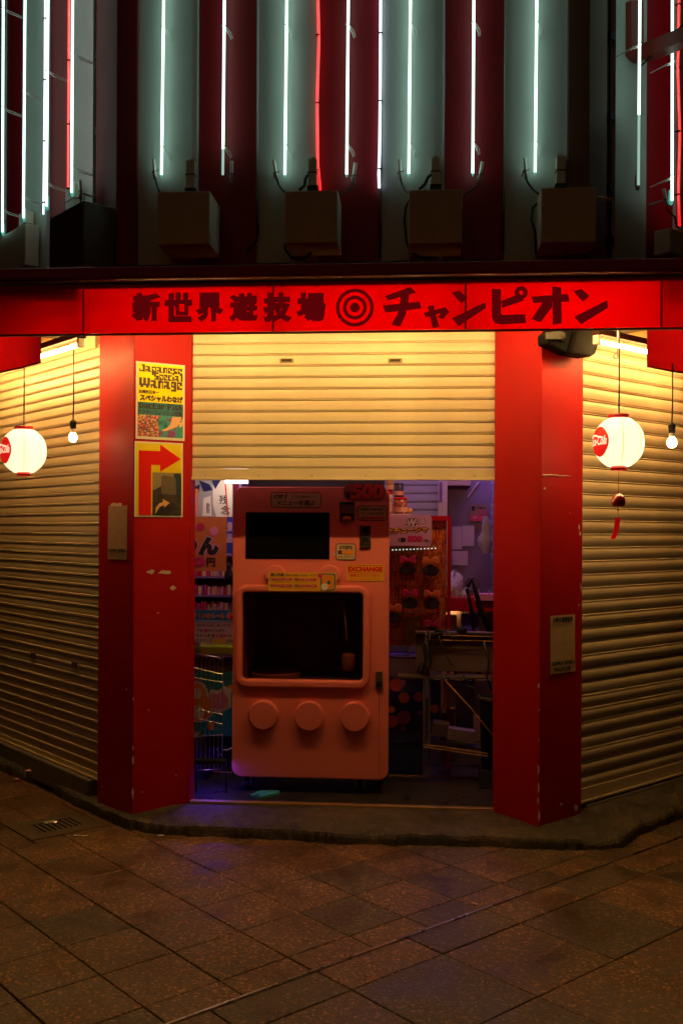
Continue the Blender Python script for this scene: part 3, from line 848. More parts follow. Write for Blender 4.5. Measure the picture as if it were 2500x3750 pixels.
vs = []
for k in range(11):
    t = k/10; xx = cx_-.004-.026*t**2.2; zz = zc-.095-.118*t
    vs += [(xx-.015, cy_-.006*t, zz), (xx+.015, cy_+.008*t, zz-.001)]
part(MB().raw(vs, [(2*k, 2*k+1, 2*k+3, 2*k+2) for k in range(10)]), 'paper_strip', sheet('red_paper', (1.0,.01,.02), .5, .5), wc, True)

def bulb(cx, cz, Y, label, top, m):
    x = ray(cx, cz).x*Y; z = EYE+ray(cx, cz).z*Y; zt_ = EYE+ray(*top).z*Y
    t = thing('light_bulb', label, 'bulb', WORLDF, x, Y, z, 'bare bulbs hanging by the shutters')
    part(MB().lathe([(.0,-.028),(.012,-.026),(.022,-.017),(.0265,-.004),(.0265,.006),(.022,.020),(.015,.030)], (x,Y,z), 24), 'glass', m, t, True)
    part(MB().lathe([(.015,.030),(.0165,.034),(.0165,.052),(.014,.056)], (x,Y,z), 20), 'collar', M_CERAM, t, True)
    part(MB().lathe([(.015,.056),(.019,.060),(.019,.085),(.021,.090),(.021,.100),(.012,.110),(.006,.116),(.0,.116)], (x,Y,z), 20), 'socket', M_BLACK, t, True)
    part(MB().tube([(x,Y,z+.112),(x+.003,Y,z+.2),(x+.002,Y,zt_)], .0045, 8), 'cord', M_CABLE, t, True)
    return t
bulb(268, 1603, 6.3, 'bare lit bulb on a black cord between the left lantern and the left pillar', (272,1275), M_BULB)
bulb(2458, 1622, 5.75, 'bare glaring bulb on a black cord at the far right by the right lantern', (2459,1330), M_BULBB)

# speaker on the right pillar
M_SPK = mat('speaker_case', (.004,.0038,.0035), .75, spec=.05)
sx, sz = PRr.hit(2085, 1262, -.09)
sp = thing('loudspeaker', 'black wall loudspeaker on a bracket at the top of the right pillar', 'speaker', PRr, sx, -.09, sz)
def sp_xz(px, py): return PRr.hit(px, py, -.10)
o_ = [sp_xz(*q) for q in ((2028,1200),(2092,1205),(2068,1294),(2000,1262),(1998,1225))]
part(MB().prism(o_, -.115, -.03), 'cabinet', M_SPK, sp, bevel=.012)
o_ = [sp_xz(*q) for q in ((2096,1204),(2176,1206),(2186,1226),(2163,1300),(2146,1309),(2072,1296))]
part(MB().prism(o_, -.135, -.02), 'grille', mat('speaker_grille', (.005,.0045,.004), .75, bump=.8, bscale=300, spec=.08), sp, bevel=.014)
o_ = [sp_xz(*q) for q in ((1976,1222),(2036,1216),(2046,1226),(2044,1240),(2032,1246),(1976,1247))]
part(MB().box(.012, .05, -.136, .001, o_[0][1]-.03, o_[0][1]-.004), 'wall_arm', M_SPK, sp)
br = part(MB().prism(o_, -.148, -.137), 'bracket', mat('bracket_grey', (.03,.03,.028), .6), sp, bevel=.003)
bx_, bz_ = sp_xz(2030, 1230)
part(MB().disc(bx_, bz_, .009, -.156, -.1485, 14), 'bolt', M_STEEL, br)

# ------------------------------------------------------------------ neon tubes
def neon(fr, pts, y, m, label, r=.0080, brackets=(), side=.04, hook=None, group='vertical light tubes on the upper wall', bend=None, endmat=True):
    P_ = [fr.hit(px, py, y) for px, py in pts]
    P_ = [(P_[0][0] + (P_[0][0]-P_[1][0])*.0, 6.4)] + P_[0:] if True else P_
    xs0 = P_[1][0]
    path = [(xs0, y, 6.4)] + [(p[0], y, p[1]) for p in P_[1:]]
    x, z = P_[-1]
    t = thing('light_tube', label, 'light tube', fr, x, y, z, group)
    part(MB().tube(path, r, 10), 'tube', m, t, True)
    if bend:
        s_ = bend
        q = [(x, y, z-.001), (x, y, z-.008)] + [(x+s_*(.016-.016*math.cos(a)), y, z-.010-.016*math.sin(a)) for a in (.6,1.2,1.57,2.0,2.6)] + [(x+s_*.032, y, z-.006), (x+s_*.033, y, z+.06)]
        part(MB().tube(q, [r*.9]*5+[r*.7]*3+[r*.45]*2, 8), 'bent_end', M_TUBEEND, t, True)
    elif endmat:
        part(MB().tube([(x, y, z-.0005), (x, y, z-.010), (x, y, z-.02)], [r*.8, r*.75, r*.3], 8), 'tube_end', M_TUBEEND, t, True)
    for py in brackets:
        zz = fr.hit(pts[-1][0], py, y)[1]
        b = MB().tube([(x-r*1.6, y+.002, zz+.004), (x-r*1.2, y-r-.003, zz+.003), (x+r*1.2, y-r-.003, zz), (x+r*1.8, y+.004, zz-.002), (x+side, y+.02, zz-.03), (x+side+.006, -.012, zz-.045)], .0028, 5)
        b.tube([(x+r*1.5, y+.004, zz-.012), (x+side-.008, y+.03, zz-.042), (x+side-.004, -.012, zz-.05)], .0035, 5)
        part(b, 'bracket', M_CERAM, t)
    return t
names = ['over the first white stripe from the left corner', 'over the red stripe right of the leftmost white one', 'over the white stripe just left of the red light line', 'over the middle red stripe between the red and blue lines',
         'over the white stripe just right of the blue-white line', 'over the rightmost full red stripe', 'over the last white stripe before the right corner']
ft = [((600,0),(592,640)),((822,0),(817,545)),((1050,0),(1043,640)),((1275,0),(1269,638)),((1502,0),(1496,636)),((1734,0),(1730,634)),((1964,0),(1958,630))]
for i, (a, c) in enumerate(ft):
    t = neon(FR, [a, c], -.075, M_TUBE, 'white light tube '+names[i], brackets=(100-3*i, 540-3*i), endmat=(i != 1))
    if i == 1:
        x, z = FR.hit(817, 545.5, -.075); x2, z2 = FR.hit(816, 640, -.075)
        part(MB().tube([(x, -.075, z-.001), (x2, -.075, z2)], .0080, 10), 'worn_end', M_TUBEDIM, t, True)
def led(fr, pts, y, m, label, r):
    pts2 = [fr.hit(px, py, y) for px, py in pts]
    x, z = pts2[-1]
    t = thing('light_tube', label, 'light tube', fr, x, y, z, 'vertical light tubes on the upper wall')
    path = [(pts2[0][0], y, 6.4)] + [(p[0], y, p[1]) for p in pts2]
    part(MB().tube(path, r, 8), 'tube', m, t, True)
    for k in range(5): part(MB().box(pts2[0][0]-.012, pts2[0][0]+.012, y-r-.002, y+.02, 4.05+k*.42, 4.058+k*.42), 'clip', M_DARK, t)
led(FR, [(1164,0),(1167,150),(1161,370),(1163,600),(1172,696)], -.03, M_TUBERED, 'wavy red light line between the second white stripe and the middle red stripe', .0085)
led(FR, [(1393,0),(1392,300),(1389,560),(1386,640),(1388,688)], -.03, M_TUBEBLUE, 'thin blue-white light line at the left edge of the third white stripe', .0075)
for px in (941, 1622):
    x = FR.hit(px, 500, -.02)[0]
    b = MB().tube([(x, -.022, FR.hit(px, 700, 0)[1]), (x+.003, -.022, 4.5), (x, -.022, 6.4)], .006, 6)
    solo(b, 'light_tube', M_TRIM, 'unlit thin tube at the '+('left' if px < 1000 else 'right')+' edge of a white stripe', 'light tube', FR, (x, -.022, 3.9), True)
# wings
neon(WLU, [(13,0),(10,850)], -.14, M_TUBE, 'white light tube nearest the left picture edge on the left street wall', brackets=(35,395,765), side=.05, bend=1)
neon(WLU, [(93,0),(87,798)], -.14, M_TUBE, 'second white light tube from the left edge, on the left street wall', brackets=(335,718), side=.05, bend=1)
neon(WLU, [(177,0),(171,755)], -.14, M_TUBE, 'white light tube doubled by a blue-white one on the left street wall', brackets=(262,668), side=.05, bend=1)
neon(WLU, [(267,0),(263,705)], -.14, M_TUBE, 'white light tube beside the red one on the left street wall', brackets=(197,608), side=.05, bend=1)
led(WLU, [(166,0),(165,280),(160,785)], -.12, M_TUBEBLUE, 'blue-white light line close to a white tube on the left street wall', .006)
led(WLU, [(254,0),(250,690)], -.12, M_TUBERED, 'red light line left of a white tube on the left street wall', .0085)
t = neon(WRU, [(2341,0),(2338,420)], -.14, M_TUBE, 'white light tube fading out at its lower end on the right street wall', brackets=(160,), side=-.05, endmat=False)
x, z = WRU.hit(2338, 421, -.14); x2, z2 = WRU.hit(2336, 680, -.14)
part(MB().tube([(x,-.14,z-.001),(x2,-.14,z2)], .0080, 10), 'worn_end', M_TUBEDIM, t, True)
q = [(x2,-.14,z2-.001)] + [(x2-.016+.016*math.cos(a), -.14, z2-.004-.018*math.sin(a)) for a in (.5,1.2,1.57,2.2,2.8)] + [(x2-.033,-.14,z2+.06)]
part(MB().tube(q, [.0095]*4+[.006]*2+[.004], 8), 'bent_end', M_CERAM, t, True)
neon(WRU, [(2460,0),(2459,735)], -.14, M_TUBE, 'white light tube beside the red one on the right street wall', brackets=(222,645), side=-.05, bend=-1)
led(WRU, [(2484,0),(2480,250),(2487,500),(2482,700),(2486,828)], -.06, M_TUBERED, 'red light line at the right picture edge on the right street wall', .009)

# ------------------------------------------------------------------ transformer boxes and their wiring
def tbox(fr, a, b_, c, d, dep, label, y0=-.012, m=M_BOXG):
    y = y0-dep
    x0, z1 = fr.hit(a, c, y); x1, z0 = fr.hit(b_, d, y)
    t = thing('transformer_box', label, 'electrical box', fr, (x0+x1)/2, y0, z0, 'metal transformer boxes along the upper wall')
    part(MB().box(x0, x1, y+.006, y0, z0, z1), 'housing', m, t, bevel=.006)
    part(MB().box(x0+.003, x1-.003, y, y+.0055, z0+.003, z1-.003), 'cover', m, t, bevel=.004)
    for xx in (x0+.018, x1-.018):
        for zz in (z0+.018, z1-.018):
            part(MB().disc(xx, zz, .006, y-.003, y+.001, 10), 'screw', M_STEEL, t)
    return t
tbox(FR, 577, 768, 701, 895, .30, 'grey transformer box under the leftmost front light tube')
tbox(FR, 1043, 1236, 699, 889, .28, 'shinier transformer box under the wavy red light line')
tbox(FR, 1495, 1692, 695, 891, .28, 'grey transformer box right of the blue-white light line')
tbox(FR, 1980, 2181, 687, 887, .28, 'grey transformer box under the rightmost front light tube')
tbox(WLU, 182, 303, 800, 965, .22, 'dark transformer box below the red light line on the left street wall', m=mat('dark_box', (.10,.06,.045), .4))
tbox(WLU, -20, 94, 880, 970, .10, 'low pale box at the bottom left corner of the left street wall')
tbox(WRU, 2452, 2560, 832, 960, .12, 'grey transformer box at the right edge on the right street wall')
def ballast(fr, a, b_, c, d, label, y0=-.012):
    y = y0-.06
    x0, z1 = fr.hit(a, c, y); x1, z0 = fr.hit(b_, d, y)
    t = thing('ballast_box', label, 'electrical box', fr, (x0+x1)/2, y0, z0, 'narrow ballast boxes above the transformers')
    part(MB().box(x0, x1, y, y0, z0, z1), 'housing', M_BOXG, t, bevel=.003)
    xm = (x0+x1)/2
    part(MB().box(xm-.012, xm+.012, y0-.008, y0, z1+.0005, z1+.03), 'lug', M_STEEL, t)
    part(MB().disc(xm, z1+.016, .005, y0-.012, y0-.0085, 10), 'screw', M_DARK, t)
    part(MB().box(x0-.006, x1+.006, y-.004, y0, z0-.018, z0-.0005), 'base_clip', M_DARK, t)
    zz = z0+(z1-z0)*.47
    part(MB().box(x0-.004, x1+.004, y-.003, y0, zz, zz+.006), 'cable_tie', M_CABLE, t)
ballast(FR, 681, 712, 586, 688, 'narrow ballast box above the leftmost front transformer box')
ballast(FR, 1128, 1159, 581, 678, 'narrow ballast box beside the wavy red light line')
ballast(FR, 1578, 1611, 577, 674, 'narrow ballast box above the third front transformer box')
ballast(FR, 2037, 2069, 571, 671, 'narrow ballast box above the rightmost front transformer box')
ballast(WLU, 240, 274, 688, 775, 'narrow ballast box at the foot of the red light line on the left street wall')
ballast(WLU, 70, 95, 785, 860, 'narrow ballast box near the left picture edge on the left street wall')
def electrode(fr, p, q, box_to, label, y=-.06):
    (xa, za), (xb, zb_) = fr.hit(*p, y), fr.hit(*q, y)
    t = thing('electrode_housing', label, 'electrode holder', fr, (xa+xb)/2, y, (za+zb_)/2, 'white electrode holders at the tube ends')
    part(MB().tube([(xa,y,za),(xb,y,zb_)], .0105, 12), 'sleeve', M_CERAM, t, True)
    f = .62; xm, zm_ = xa+(xb-xa)*f, za+(zb_-za)*f
    b = MB().tube([(xm-.018, y, zm_-.004),(xm, y-.012, zm_),(xm+.018, y, zm_+.004),(xm, y+.012, zm_),(xm-.018, y, zm_-.004)], .003, 5)
    b.tube([(xm+.016,y,zm_+.003),(xm+.026,y-.01,zm_+.012)], .0015, 4)
    part(b, 'wire_tie', M_CABLE, t)
    part(MB().tube([(xm-.012,y+.012,zm_-.006),(xm-.014,-.012,zm_-.012)], .007, 8), 'stand_off', M_CERAM, t)
    if box_to:
        xc, zc_ = fr.hit(*box_to, -.14)
        part(MB().tube([(xb,y,zb_),(xb+(xc-xb)*.15,y,zb_-.03),(xb+(xc-xb)*.45,y-.03,zb_-(zb_-zc_)*.6),(xc,-.13,zc_),(xc+(.02 if xc > xb else -.02),-.14,zc_-.01)], .006, 7), 'cable', M_CABLE, t, True)
electrode(FR, (563,584), (569,656), (590,710), 'white electrode holder left of the leftmost front tube')
electrode(FR, (849,591), (847,666), None, 'white electrode holder beside the faded tube end on the red stripe')
electrode(FR, (1002,588), (1015,660), (1050,708), 'white electrode holder over the shinier transformer box')
electrode(FR, (1301,597), (1292,672), (1236,716), 'white electrode holder at the end of the middle red stripe tube')
electrode(FR, (1461,585), (1466,658), (1500,712), 'white electrode holder left of the tube beside the blue-white line')
electrode(FR, (1766,593), (1752,667), (1690,712), 'white electrode holder at the end of the rightmost red stripe tube')
electrode(FR, (1919,579), (1925,653), (1982,716), 'white electrode holder left of the rightmost front tube')
electrode(WLU, (294,660), (296,725), (276,800), 'dark electrode holder beside the left pilaster', y=-.10)
electrode(WRU, (2428,690), (2440,755), (2480,826), 'thin electrode holder by the right wall red line', y=-.12)
def loose(fr, pts, y, r, label):
    P_ = [(*fr.hit(px, py, y),) for px, py in pts]
    solo(MB().tube([(p[0], y, p[1]) for p in P_], r, 7), 'cable', M_CABLE, label, 'cable', fr, (P_[0][0], y, P_[0][1]), True)
loose(FR, [(1496,735),(1484,760),(1480,810),(1487,880),(1500,920),(1540,943),(1600,945)], -.10, .008, 'black cable looping down the left side of the third front transformer box')
loose(FR, [(1043,890),(1045,915),(1070,946),(1115,948),(1140,925)], -.13, .009, 'black cable loop hanging below the shinier transformer box')
loose(FR, [(1975,738),(1950,760),(1944,805),(1958,850),(1962,930)], -.10, .008, 'black cable hanging left of the rightmost front transformer box')
loose(FR, [(1392,700),(1391,790),(1394,850),(1391,940)], -.03, .007, 'black cable below the blue-white light line')
loose(FR, [(1843,690),(1842,800),(1840,930)], -.03, .007, 'black cable below the edge of the last white stripe')
loose(FR, [(942,700),(940,790),(943,850),(938,880),(900,925)], -.03, .007, 'black cable below the left edge of the second white stripe')
loose(FR, [(1128,640),(1118,655),(1115,680),(1095,697)], -.08, .010, 'thick cable bundle left of the ballast box by the red light line')
loose(FR, [(1578,640),(1566,650),(1555,675),(1535,694)], -.08, .010, 'thick cable bundle left of the third ballast box')
# conduit arm right of last box
a = FR.hit(2185, 722, -.2); c = FR.hit(2240, 732, -.2)
solo(MB().tube([(a[0],-.2,a[1]),(c[0],-.2,c[1])], .010, 8), 'conduit', M_BOXG, 'short pipe sticking out right of the rightmost front transformer box', 'pipe', FR, (a[0],-.2,a[1]), True)

# projecting red steel arm on the right street wall
xa, za = WRU.hit(2310, 15, -.0); xb, zb_ = WRU.hit(2358, 225, -.0)
arm = thing('sign_arm', 'dark red steel arm and wall plate projecting from the upper right street wall', 'bracket', WRU, xb, 0, (za+zb_)/2)
pts = [WRU.hit(*p, -.03) for p in ((2309,0),(2309,198),(2340,224),(2356,224),(2356,0))]
M_ARM = mat('arm_red', (.28,.03,.02), .5)
part(MB().prism(pts, -.03, .012), 'wall_plate', M_ARM, arm, bevel=.003)
e0 = WRU.hit(2345, 160, -.03); e1 = WRU.hit(2345, 212, -.03)
part(MB().box(e0[0], e0[0]+.10, -1.0, -.03, e1[1], e0[1]), 'beam', M_ARM, arm, bevel=.003)
e = WRU.hit(2350, 240, -.03)
part(MB().tube([(e[0],-.02,e[1]-.0),(e[0]+.04,-.3,e[1]+.18)], .006, 6), 'stay', M_DARK, arm)

# ------------------------------------------------------------------ posters and papers on the pillars
def quad(fr, tl, br, y):
    x0, z1 = fr.hit(*tl, y); x1, z0 = fr.hit(*br, y); return x0, x1, z0, z1
x0, x1, z0, z1 = quad(PL, (499,1322), (676,1618), -.004)
zb2 = PL.hit(493, 1606, -.004)[1]; z0 = zb2
po = thing('poster', 'yellow and teal poster reading Japanese Special Wanage on the left pillar', 'poster', PL, x0, 0, z0)
part(MB().box(x0, x1, -.005, -.001, z0, z1), 'board', M_WHITE, po)
w, h = x1-x0, z1-z0
def rel(a, b_, c, d): return x0+w*a, x0+w*b_, z0+h*(1-d), z0+h*(1-c)
def box2(mb, a, b_, c, d, y, t=.001):
    q = rel(a, b_, c, d); return mb.box(q[0], q[1], y, y+t, q[2], q[3])
part(box2(MB(), .035, .965, .02, .52, -.0065), 'yellow_field', M_YEL, po)
part(box2(MB(), .035, .965, .521, .685, -.0065), 'teal_field', M_TEAL, po)
def tx(root, m, body, a, b_, c, d, bold=.02, y=-.0085, shear=0, name='lettering', spacing=1.0):
    q = rel(a, b_, c, d)
    part(text(MB(), body, *q, y, bold=bold, shear=shear, spacing=spacing), name, m, root)
BLOCK = {
 'J':['..###','...##','...##','#..##','#####','.....','.....'], 'a':['.....','####.','..##.','####.','#.###','.....','.....'],'p':['.....','####.','#..#.','##.#.','####.','##...','##...'],
 'n':['.....','####.','##.#.','##.#.','##.#.','.....','.....'],'e':['.....','####.','#.##.','##...','####.','.....','.....'],'s':['.....','####.','##...','.###.','####.','.....','.....'],
 'S':['#####','##...','#####','..###','#####','.....','.....'],'c':['.....','####.','##...','##...','####.','.....','.....'],'i':['##','..','##','##','##','..','..'],'l':['###','.##','.##','.##','.##','...','...'],
 'W':['##.##.##','##.##.##','##.##.##','########','.##..##.','........','........'],'g':['.....','####.','#.##.','####.','..##.','####.','.....'],'D':['####.','##.##','##.##','##.##','####.','.....','.....'],
 'o':['.....','####.','#.##.','#.##.','####.','.....','.....'],'t':['##..','####','##..','##..','####','....','....'],'r':['.....','####.','##.#.','##...','##...','.....','.....'],
 'F':['#####','##...','####.','##...','##...','.....','.....'],'h':['##...','##...','####.','##.#.','##.#.','.....','.....'],' ':['..']*7}
def block(root, m, body, a, b_, c, d, y=-.0085):
    X0, X1, Z0, Z1 = rel(a, b_, c, d)
    cells = []; cx = 0
    for ch in body:
        g = BLOCK[ch]; wd = max(len(r_) for r_ in g)
        if all(r_.endswith('.') for r_ in g) and ch != ' ': wd -= 1
        for j, row in enumerate(g):
            k = 0
            while k < len(row):
                if row[k] == '#':
                    e_ = k
                    while e_ < len(row) and row[e_] == '#': e_ += 1
                    cells.append((cx+k, cx+e_, j)); k = e_
                else: k += 1
        cx += wd+.45
    mb_ = MB(); sxx = (X1-X0)/(cx-.45); szz = (Z1-Z0)/7
    for p_, q_, j in cells: mb_.flat([(X0+p_*sxx, Z1-(j+1)*szz), (X0+q_*sxx, Z1-(j+1)*szz), (X0+q_*sxx, Z1-j*szz), (X0+p_*sxx, Z1-j*szz)], y)
    part(mb_, 'lettering', m, root)
block(po, M_INKB, 'Japanese', .06, .94, .035, .165)
block(po, M_INKB, 'Special', .36, .95, .128, .262)
block(po, M_INKB, 'Wanage', .06, .94, .205, .385)
tx(po, M_INKB, '圧倒的日本一', .05, .46, .362, .412, .03)
tx(po, M_INKB, 'スペシャルわなげ', .07, .96, .420, .51, .05)
block(po, M_INK, 'Doctor Fish', .06, .95, .53, .635)
tx(po, M_INK, 'ドクターフィッシュ体験', .05, .94, .615, .68, .02)
part(box2(MB(), .035, .46, .686, .965, -.0065), 'stall_photo', printed('stall_photo', [(.05,.02,.03),(.5,.06,.04),(.6,.25,.05),(.35,.4,.1),(.7,.5,.3),(.15,.05,.12),(.6,.08,.2),(.1,.1,.25)], 130), po)
part(box2(MB(), .461, .965, .686, .965, -.0065), 'water_photo', printed('water_photo', [(.01,.08,.12),(.02,.22,.28),(.03,.35,.38),(.2,.05,.25)], 14, kind='NOISE'), po)
def pol(a): return [(x0+w*p[0], z0+h*(1-p[1])) for p in a]
part(MB().flat(pol([(.74,.69),(.93,.69),(.91,.74),(.84,.82),(.72,.85),(.62,.88),(.53,.885),(.54,.865),(.62,.845),(.70,.79)]), -.0085), 'foot_picture', M_SKIN, po)
part(MB().flat(pol([(.87,.775),(.93,.75),(.96,.69),(.955,.80),(.90,.83)]), -.0083), 'foot_picture', M_SKIN, po)

x0, x1, z0, z1 = quad(PL, (494,1615), (669,1903), -.004); z0 = PL.hit(489, 1892, -.004)[1]
w, h = x1-x0, z1-z0
pa = thing('poster', 'yellow arrow poster with a big red arrow turning right, below the other poster', 'poster', PL, x0, 0, z0)
part(MB().box(x0, x1, -.005, -.001, z0, z1), 'board', M_WHITE, pa)
part(box2(MB(), .03, .97, .02, .98, -.0065), 'yellow_field', mat('yellow_print2', (.90,.68,.01), .4), pa)
part(MB().flat(pol([(.08,.12),(.52,.12),(.52,.03),(.95,.215),(.52,.395),(.52,.305),(.335,.305),(.335,.98),(.08,.98)]), -.008), 'red_arrow', M_REDP, pa)
part(box2(MB(), .365, .965, .405, .98, -.0078), 'street_photo', printed('street_photo', [(.012,.012,.014),(.03,.03,.035),(.06,.05,.045),(.02,.02,.03)], 9, kind='NOISE'), pa)
part(MB().flat(pol([(.366,.406),(.962,.406),(.962,.60),(.80,.62),(.62,.56),(.40,.64),(.366,.64)]), -.0088), 'photo_sky', printed('photo_sky', [(.05,.12,.16),(.20,.22,.18),(.32,.25,.15)], 5, kind='NOISE'), pa)
part(MB().flat(pol([(.54,.46),(.60,.435),(.70,.45),(.84,.47),(.86,.70),(.72,.70),(.54,.69)]), -.0098), 'photo_house', mat('photo_house', (.13,.11,.085), .5), pa)
part(MB().flat(pol([(.80,.42),(.93,.41),(.962,.50),(.962,.72),(.90,.70),(.82,.62)]), -.0094), 'photo_wall', mat('photo_wall', (.015,.04,.05), .5), pa)
part(MB().flat(pol([(.42,.965),(.43,.88),(.50,.82),(.58,.80),(.575,.76),(.72,.81),(.605,.875),(.60,.84),(.51,.865),(.46,.92)]), -.0102), 'white_arrow', M_SKIN, pa)

def notice(fr, tl, br, label, lines, extra, m):
    global x0, x1, z0, z1, w, h
    x0, x1, z0, z1 = quad(fr, tl, br, -.003); w, h = x1-x0, z1-z0
    t = thing('paper_notice', label, 'notice', fr, x0, 0, z0)
    vs = []; n = 8
    for i in range(n+1):
        for j in range(n+1):
            a, c = i/n, j/n
            curl = .012*max(0, a-.8)*max(0, .25-c)*60
            vs.append((x0+w*a, -.0035-.0012*math.sin(a*7+c*5)*.5-curl*.1, z0+h*c))
    part(MB().raw(vs, [(i*(n+1)+j, (i+1)*(n+1)+j, (i+1)*(n+1)+j+1, i*(n+1)+j+1) for i in range(n) for j in range(n)]), 'sheet', m, t, True)
    for body, a, b_, c, d in lines:
        tx(t, M_INK, body, a, b_, c, d, .035, -.0075)
    return t
M_KRAFT = mat('faded_paper', (.52,.34,.17), .7, var=.22, scale=26)
M_KRAFT2 = mat('faded_paper_peeled', (.42,.24,.14), .7, var=.35, scale=40)
t = notice(PRr, (2014,2256), (2103,2458), 'faded handwritten paper notice taped to the right pillar', [('お得な情報配信', .08, .88, .03, .12), ('CHAMPION_SHINSEKAI', .03, .96, .79, .87), ('FOLLOW ME', .14, .8, .89, .96)], None, M_KRAFT)
t = notice(PLs, (397,1852), (466,2050), 'faded paper notice with a torn top on the left side of the left pillar', [('CHAMPION_SHINSEKAI', .05, .95, .80, .88)], None, M_KRAFT2)
tp = [(x0+w*.12, z1-.004), (x0+w*.68, z1-.004), (x0+w*.72, z1+.012), (x0+w*.55, z1+.017), (x0+w*.5, z1+.010), (x0+w*.3, z1+.019), (x0+w*.16, z1+.012)]
part(MB().prism(tp, -.0045, -.002), 'torn_tape', M_CHIP, t)

# ------------------------------------------------------------------ the pink vending machine
VM = .27
def vx(px, py, y=VM): return FR.hit(px, py, y)
xL = vx(851, 2400)[0]; xR = vx(1423, 2400)[0]; zT = vx(1100, 1783)[1]; zB = vx(1100, 2851)[1]
vm = thing('vending_machine', 'pink cotton candy vending machine with a dark screen, window and three round buttons', 'vending machine', FR, (xL+xR)/2, VM+.35, SILL)
def rrect(x0, x1, z0, z1, r, n=8):
    out = []
    for cx, cz, a0 in ((x1-r, z1-r, 0), (x0+r, z1-r, 90), (x0+r, z0+r, 180), (x1-r, z0+r, 270)):
        out += [(cx+r*math.cos(R(a0+90*k/n)), cz+r*math.sin(R(a0+90*k/n))) for k in range(n+1)]
    return out
def frame_prism(outer, inner, y0, y1):
    """flat ring between two outlines of equal count"""
    n = len(outer); mb = MB()
    vs = [(p[0], y0, p[1]) for p in outer]+[(p[0], y0, p[1]) for p in inner]+[(p[0], y1, p[1]) for p in outer]+[(p[0], y1, p[1]) for p in inner]
    fs = []
    for i in range(n):
        j = (i+1) % n
        fs += [(i, j, n+j, n+i), (2*n+i, 2*n+j, j, i), (n+i, n+j, 3*n+j, 3*n+i), (3*n+i, 3*n+j, 2*n+j, 2*n+i)]
    return mb.raw(vs, fs)
gx0, gz1 = vx(888, 2167); gx1, gz0 = vx(1328, 2493)
ou = rrect(xL, xR, zB, zT, .065); inn = rrect(gx0, gx1, gz0, gz1, .028)
part(frame_prism(ou, inn, VM, VM+.05), 'front_door', M_PINK, vm, bevel=.008)
b = MB()
y0, y1 = VM+.052, VM+.72
b.box(xL+.02, xL+.06, y0, y1, zB+.03, zT-.02); b.box(xR-.06, xR-.02, y0, y1, zB+.03, zT-.02)
b.box(xL+.06, xR-.06, y0, y1, zT-.06, zT-.02); b.box(xL+.06, xR-.06, y0, y1, zB+.03, zB+.08); b.box(xL+.06, xR-.06, y1-.03, y1, zB+.08, zT-.06)
b.box(xL+.06, xR-.06, y0, y1-.03, gz1+.03, gz1+.05); b.box(xL+.06, xR-.06, y0, y1-.03, gz0-.06, gz0-.035)
part(b, 'cabinet', mat('cabinet_pink', (.45,.14,.16), .6), vm)
# raised window surround with two ears
fo0, fz1 = vx(864, 2140); fo1, fz0 = vx(1354, 2524)
fo = rrect(fo0, fo1, fz0, fz1, .085); fi = rrect(gx0+.0, gx1-.0, gz0+.0, gz1-.0, .028)
part(frame_prism(fo, fi, VM-.032, VM-.0005), 'window_surround', M_PINK, vm, bevel=.014)
for px in (1009, 1208):
    cx, cz = vx(px, 2108)
    pts = [(cx+.072*math.cos(R(a)), cz+.072*math.sin(R(a))) for a in range(-28, 209, 9)]
    part(MB().prism(pts, VM-.030, VM-.0005), 'ear', M_PINK, vm, bevel=.012)
part(MB().box(gx0-.004, gx1+.004, VM+.012, VM+.016, gz0-.004, gz1+.004), 'window_pane', glass('smoked_glass', (.72,.62,.60), .035), vm)
b = MB().box(gx0+.002, gx1-.002, VM+.054, VM+.5, gz0-.034, gz0-.02)
part(b, 'inner_tray', mat('tray_dark', (.20,.10,.09), .4), vm)
cx, cz = vx(1010, 2485, VM+.25)
part(MB().lathe([(.16,0),(.17,.03),(.165,.035),(.15,.01),(.0,.006)], (cx, VM+.27, gz0-.018), 32), 'spinner_bowl', mat('bowl_pink', (.6,.25,.22), .35), vm, True)
# stick and spun candy holder seen through the window
a = vx(1257, 2195, VM+.05); c = vx(1270, 2345, VM+.05)
part(MB().tube([(a[0],VM+.05,a[1]),(c[0],VM+.05,c[1])], .0055, 8), 'stick', M_WOOD, vm)
c = vx(1272, 2358, VM+.05)
part(MB().lathe([(.0,.02),(.018,.018),(.020,-.01),(.012,-.02),(.006,-.05)], (c[0],VM+.05,c[1]), 14), 'stick_holder', M_BLACK, vm, True)
c = vx(1276, 2425, VM+.07)
part(MB().lathe([(.0,.065),(.04,.055),(.045,.02),(.042,-.03),(.034,-.055),(.0,-.065)], (c[0],VM+.07,c[1]), 18), 'brush', mat('brush_tan', (.5,.26,.14), .9, bump=.8, bscale=120), vm, True)
# screen
sx0_, sz1_ = vx(900, 1876); sx1_, sz0_ = vx(1206, 2049)
part(MB().box(sx0_, sx1_, VM-.003, VM-.0005, sz0_, sz1_), 'screen', M_SCREEN, vm)
part(MB().box(sx0_-.004, sx1_+.004, VM-.0025, VM-.0004, sz0_-.004, sz0_-.0005), 'screen_lip', M_PINK, vm)
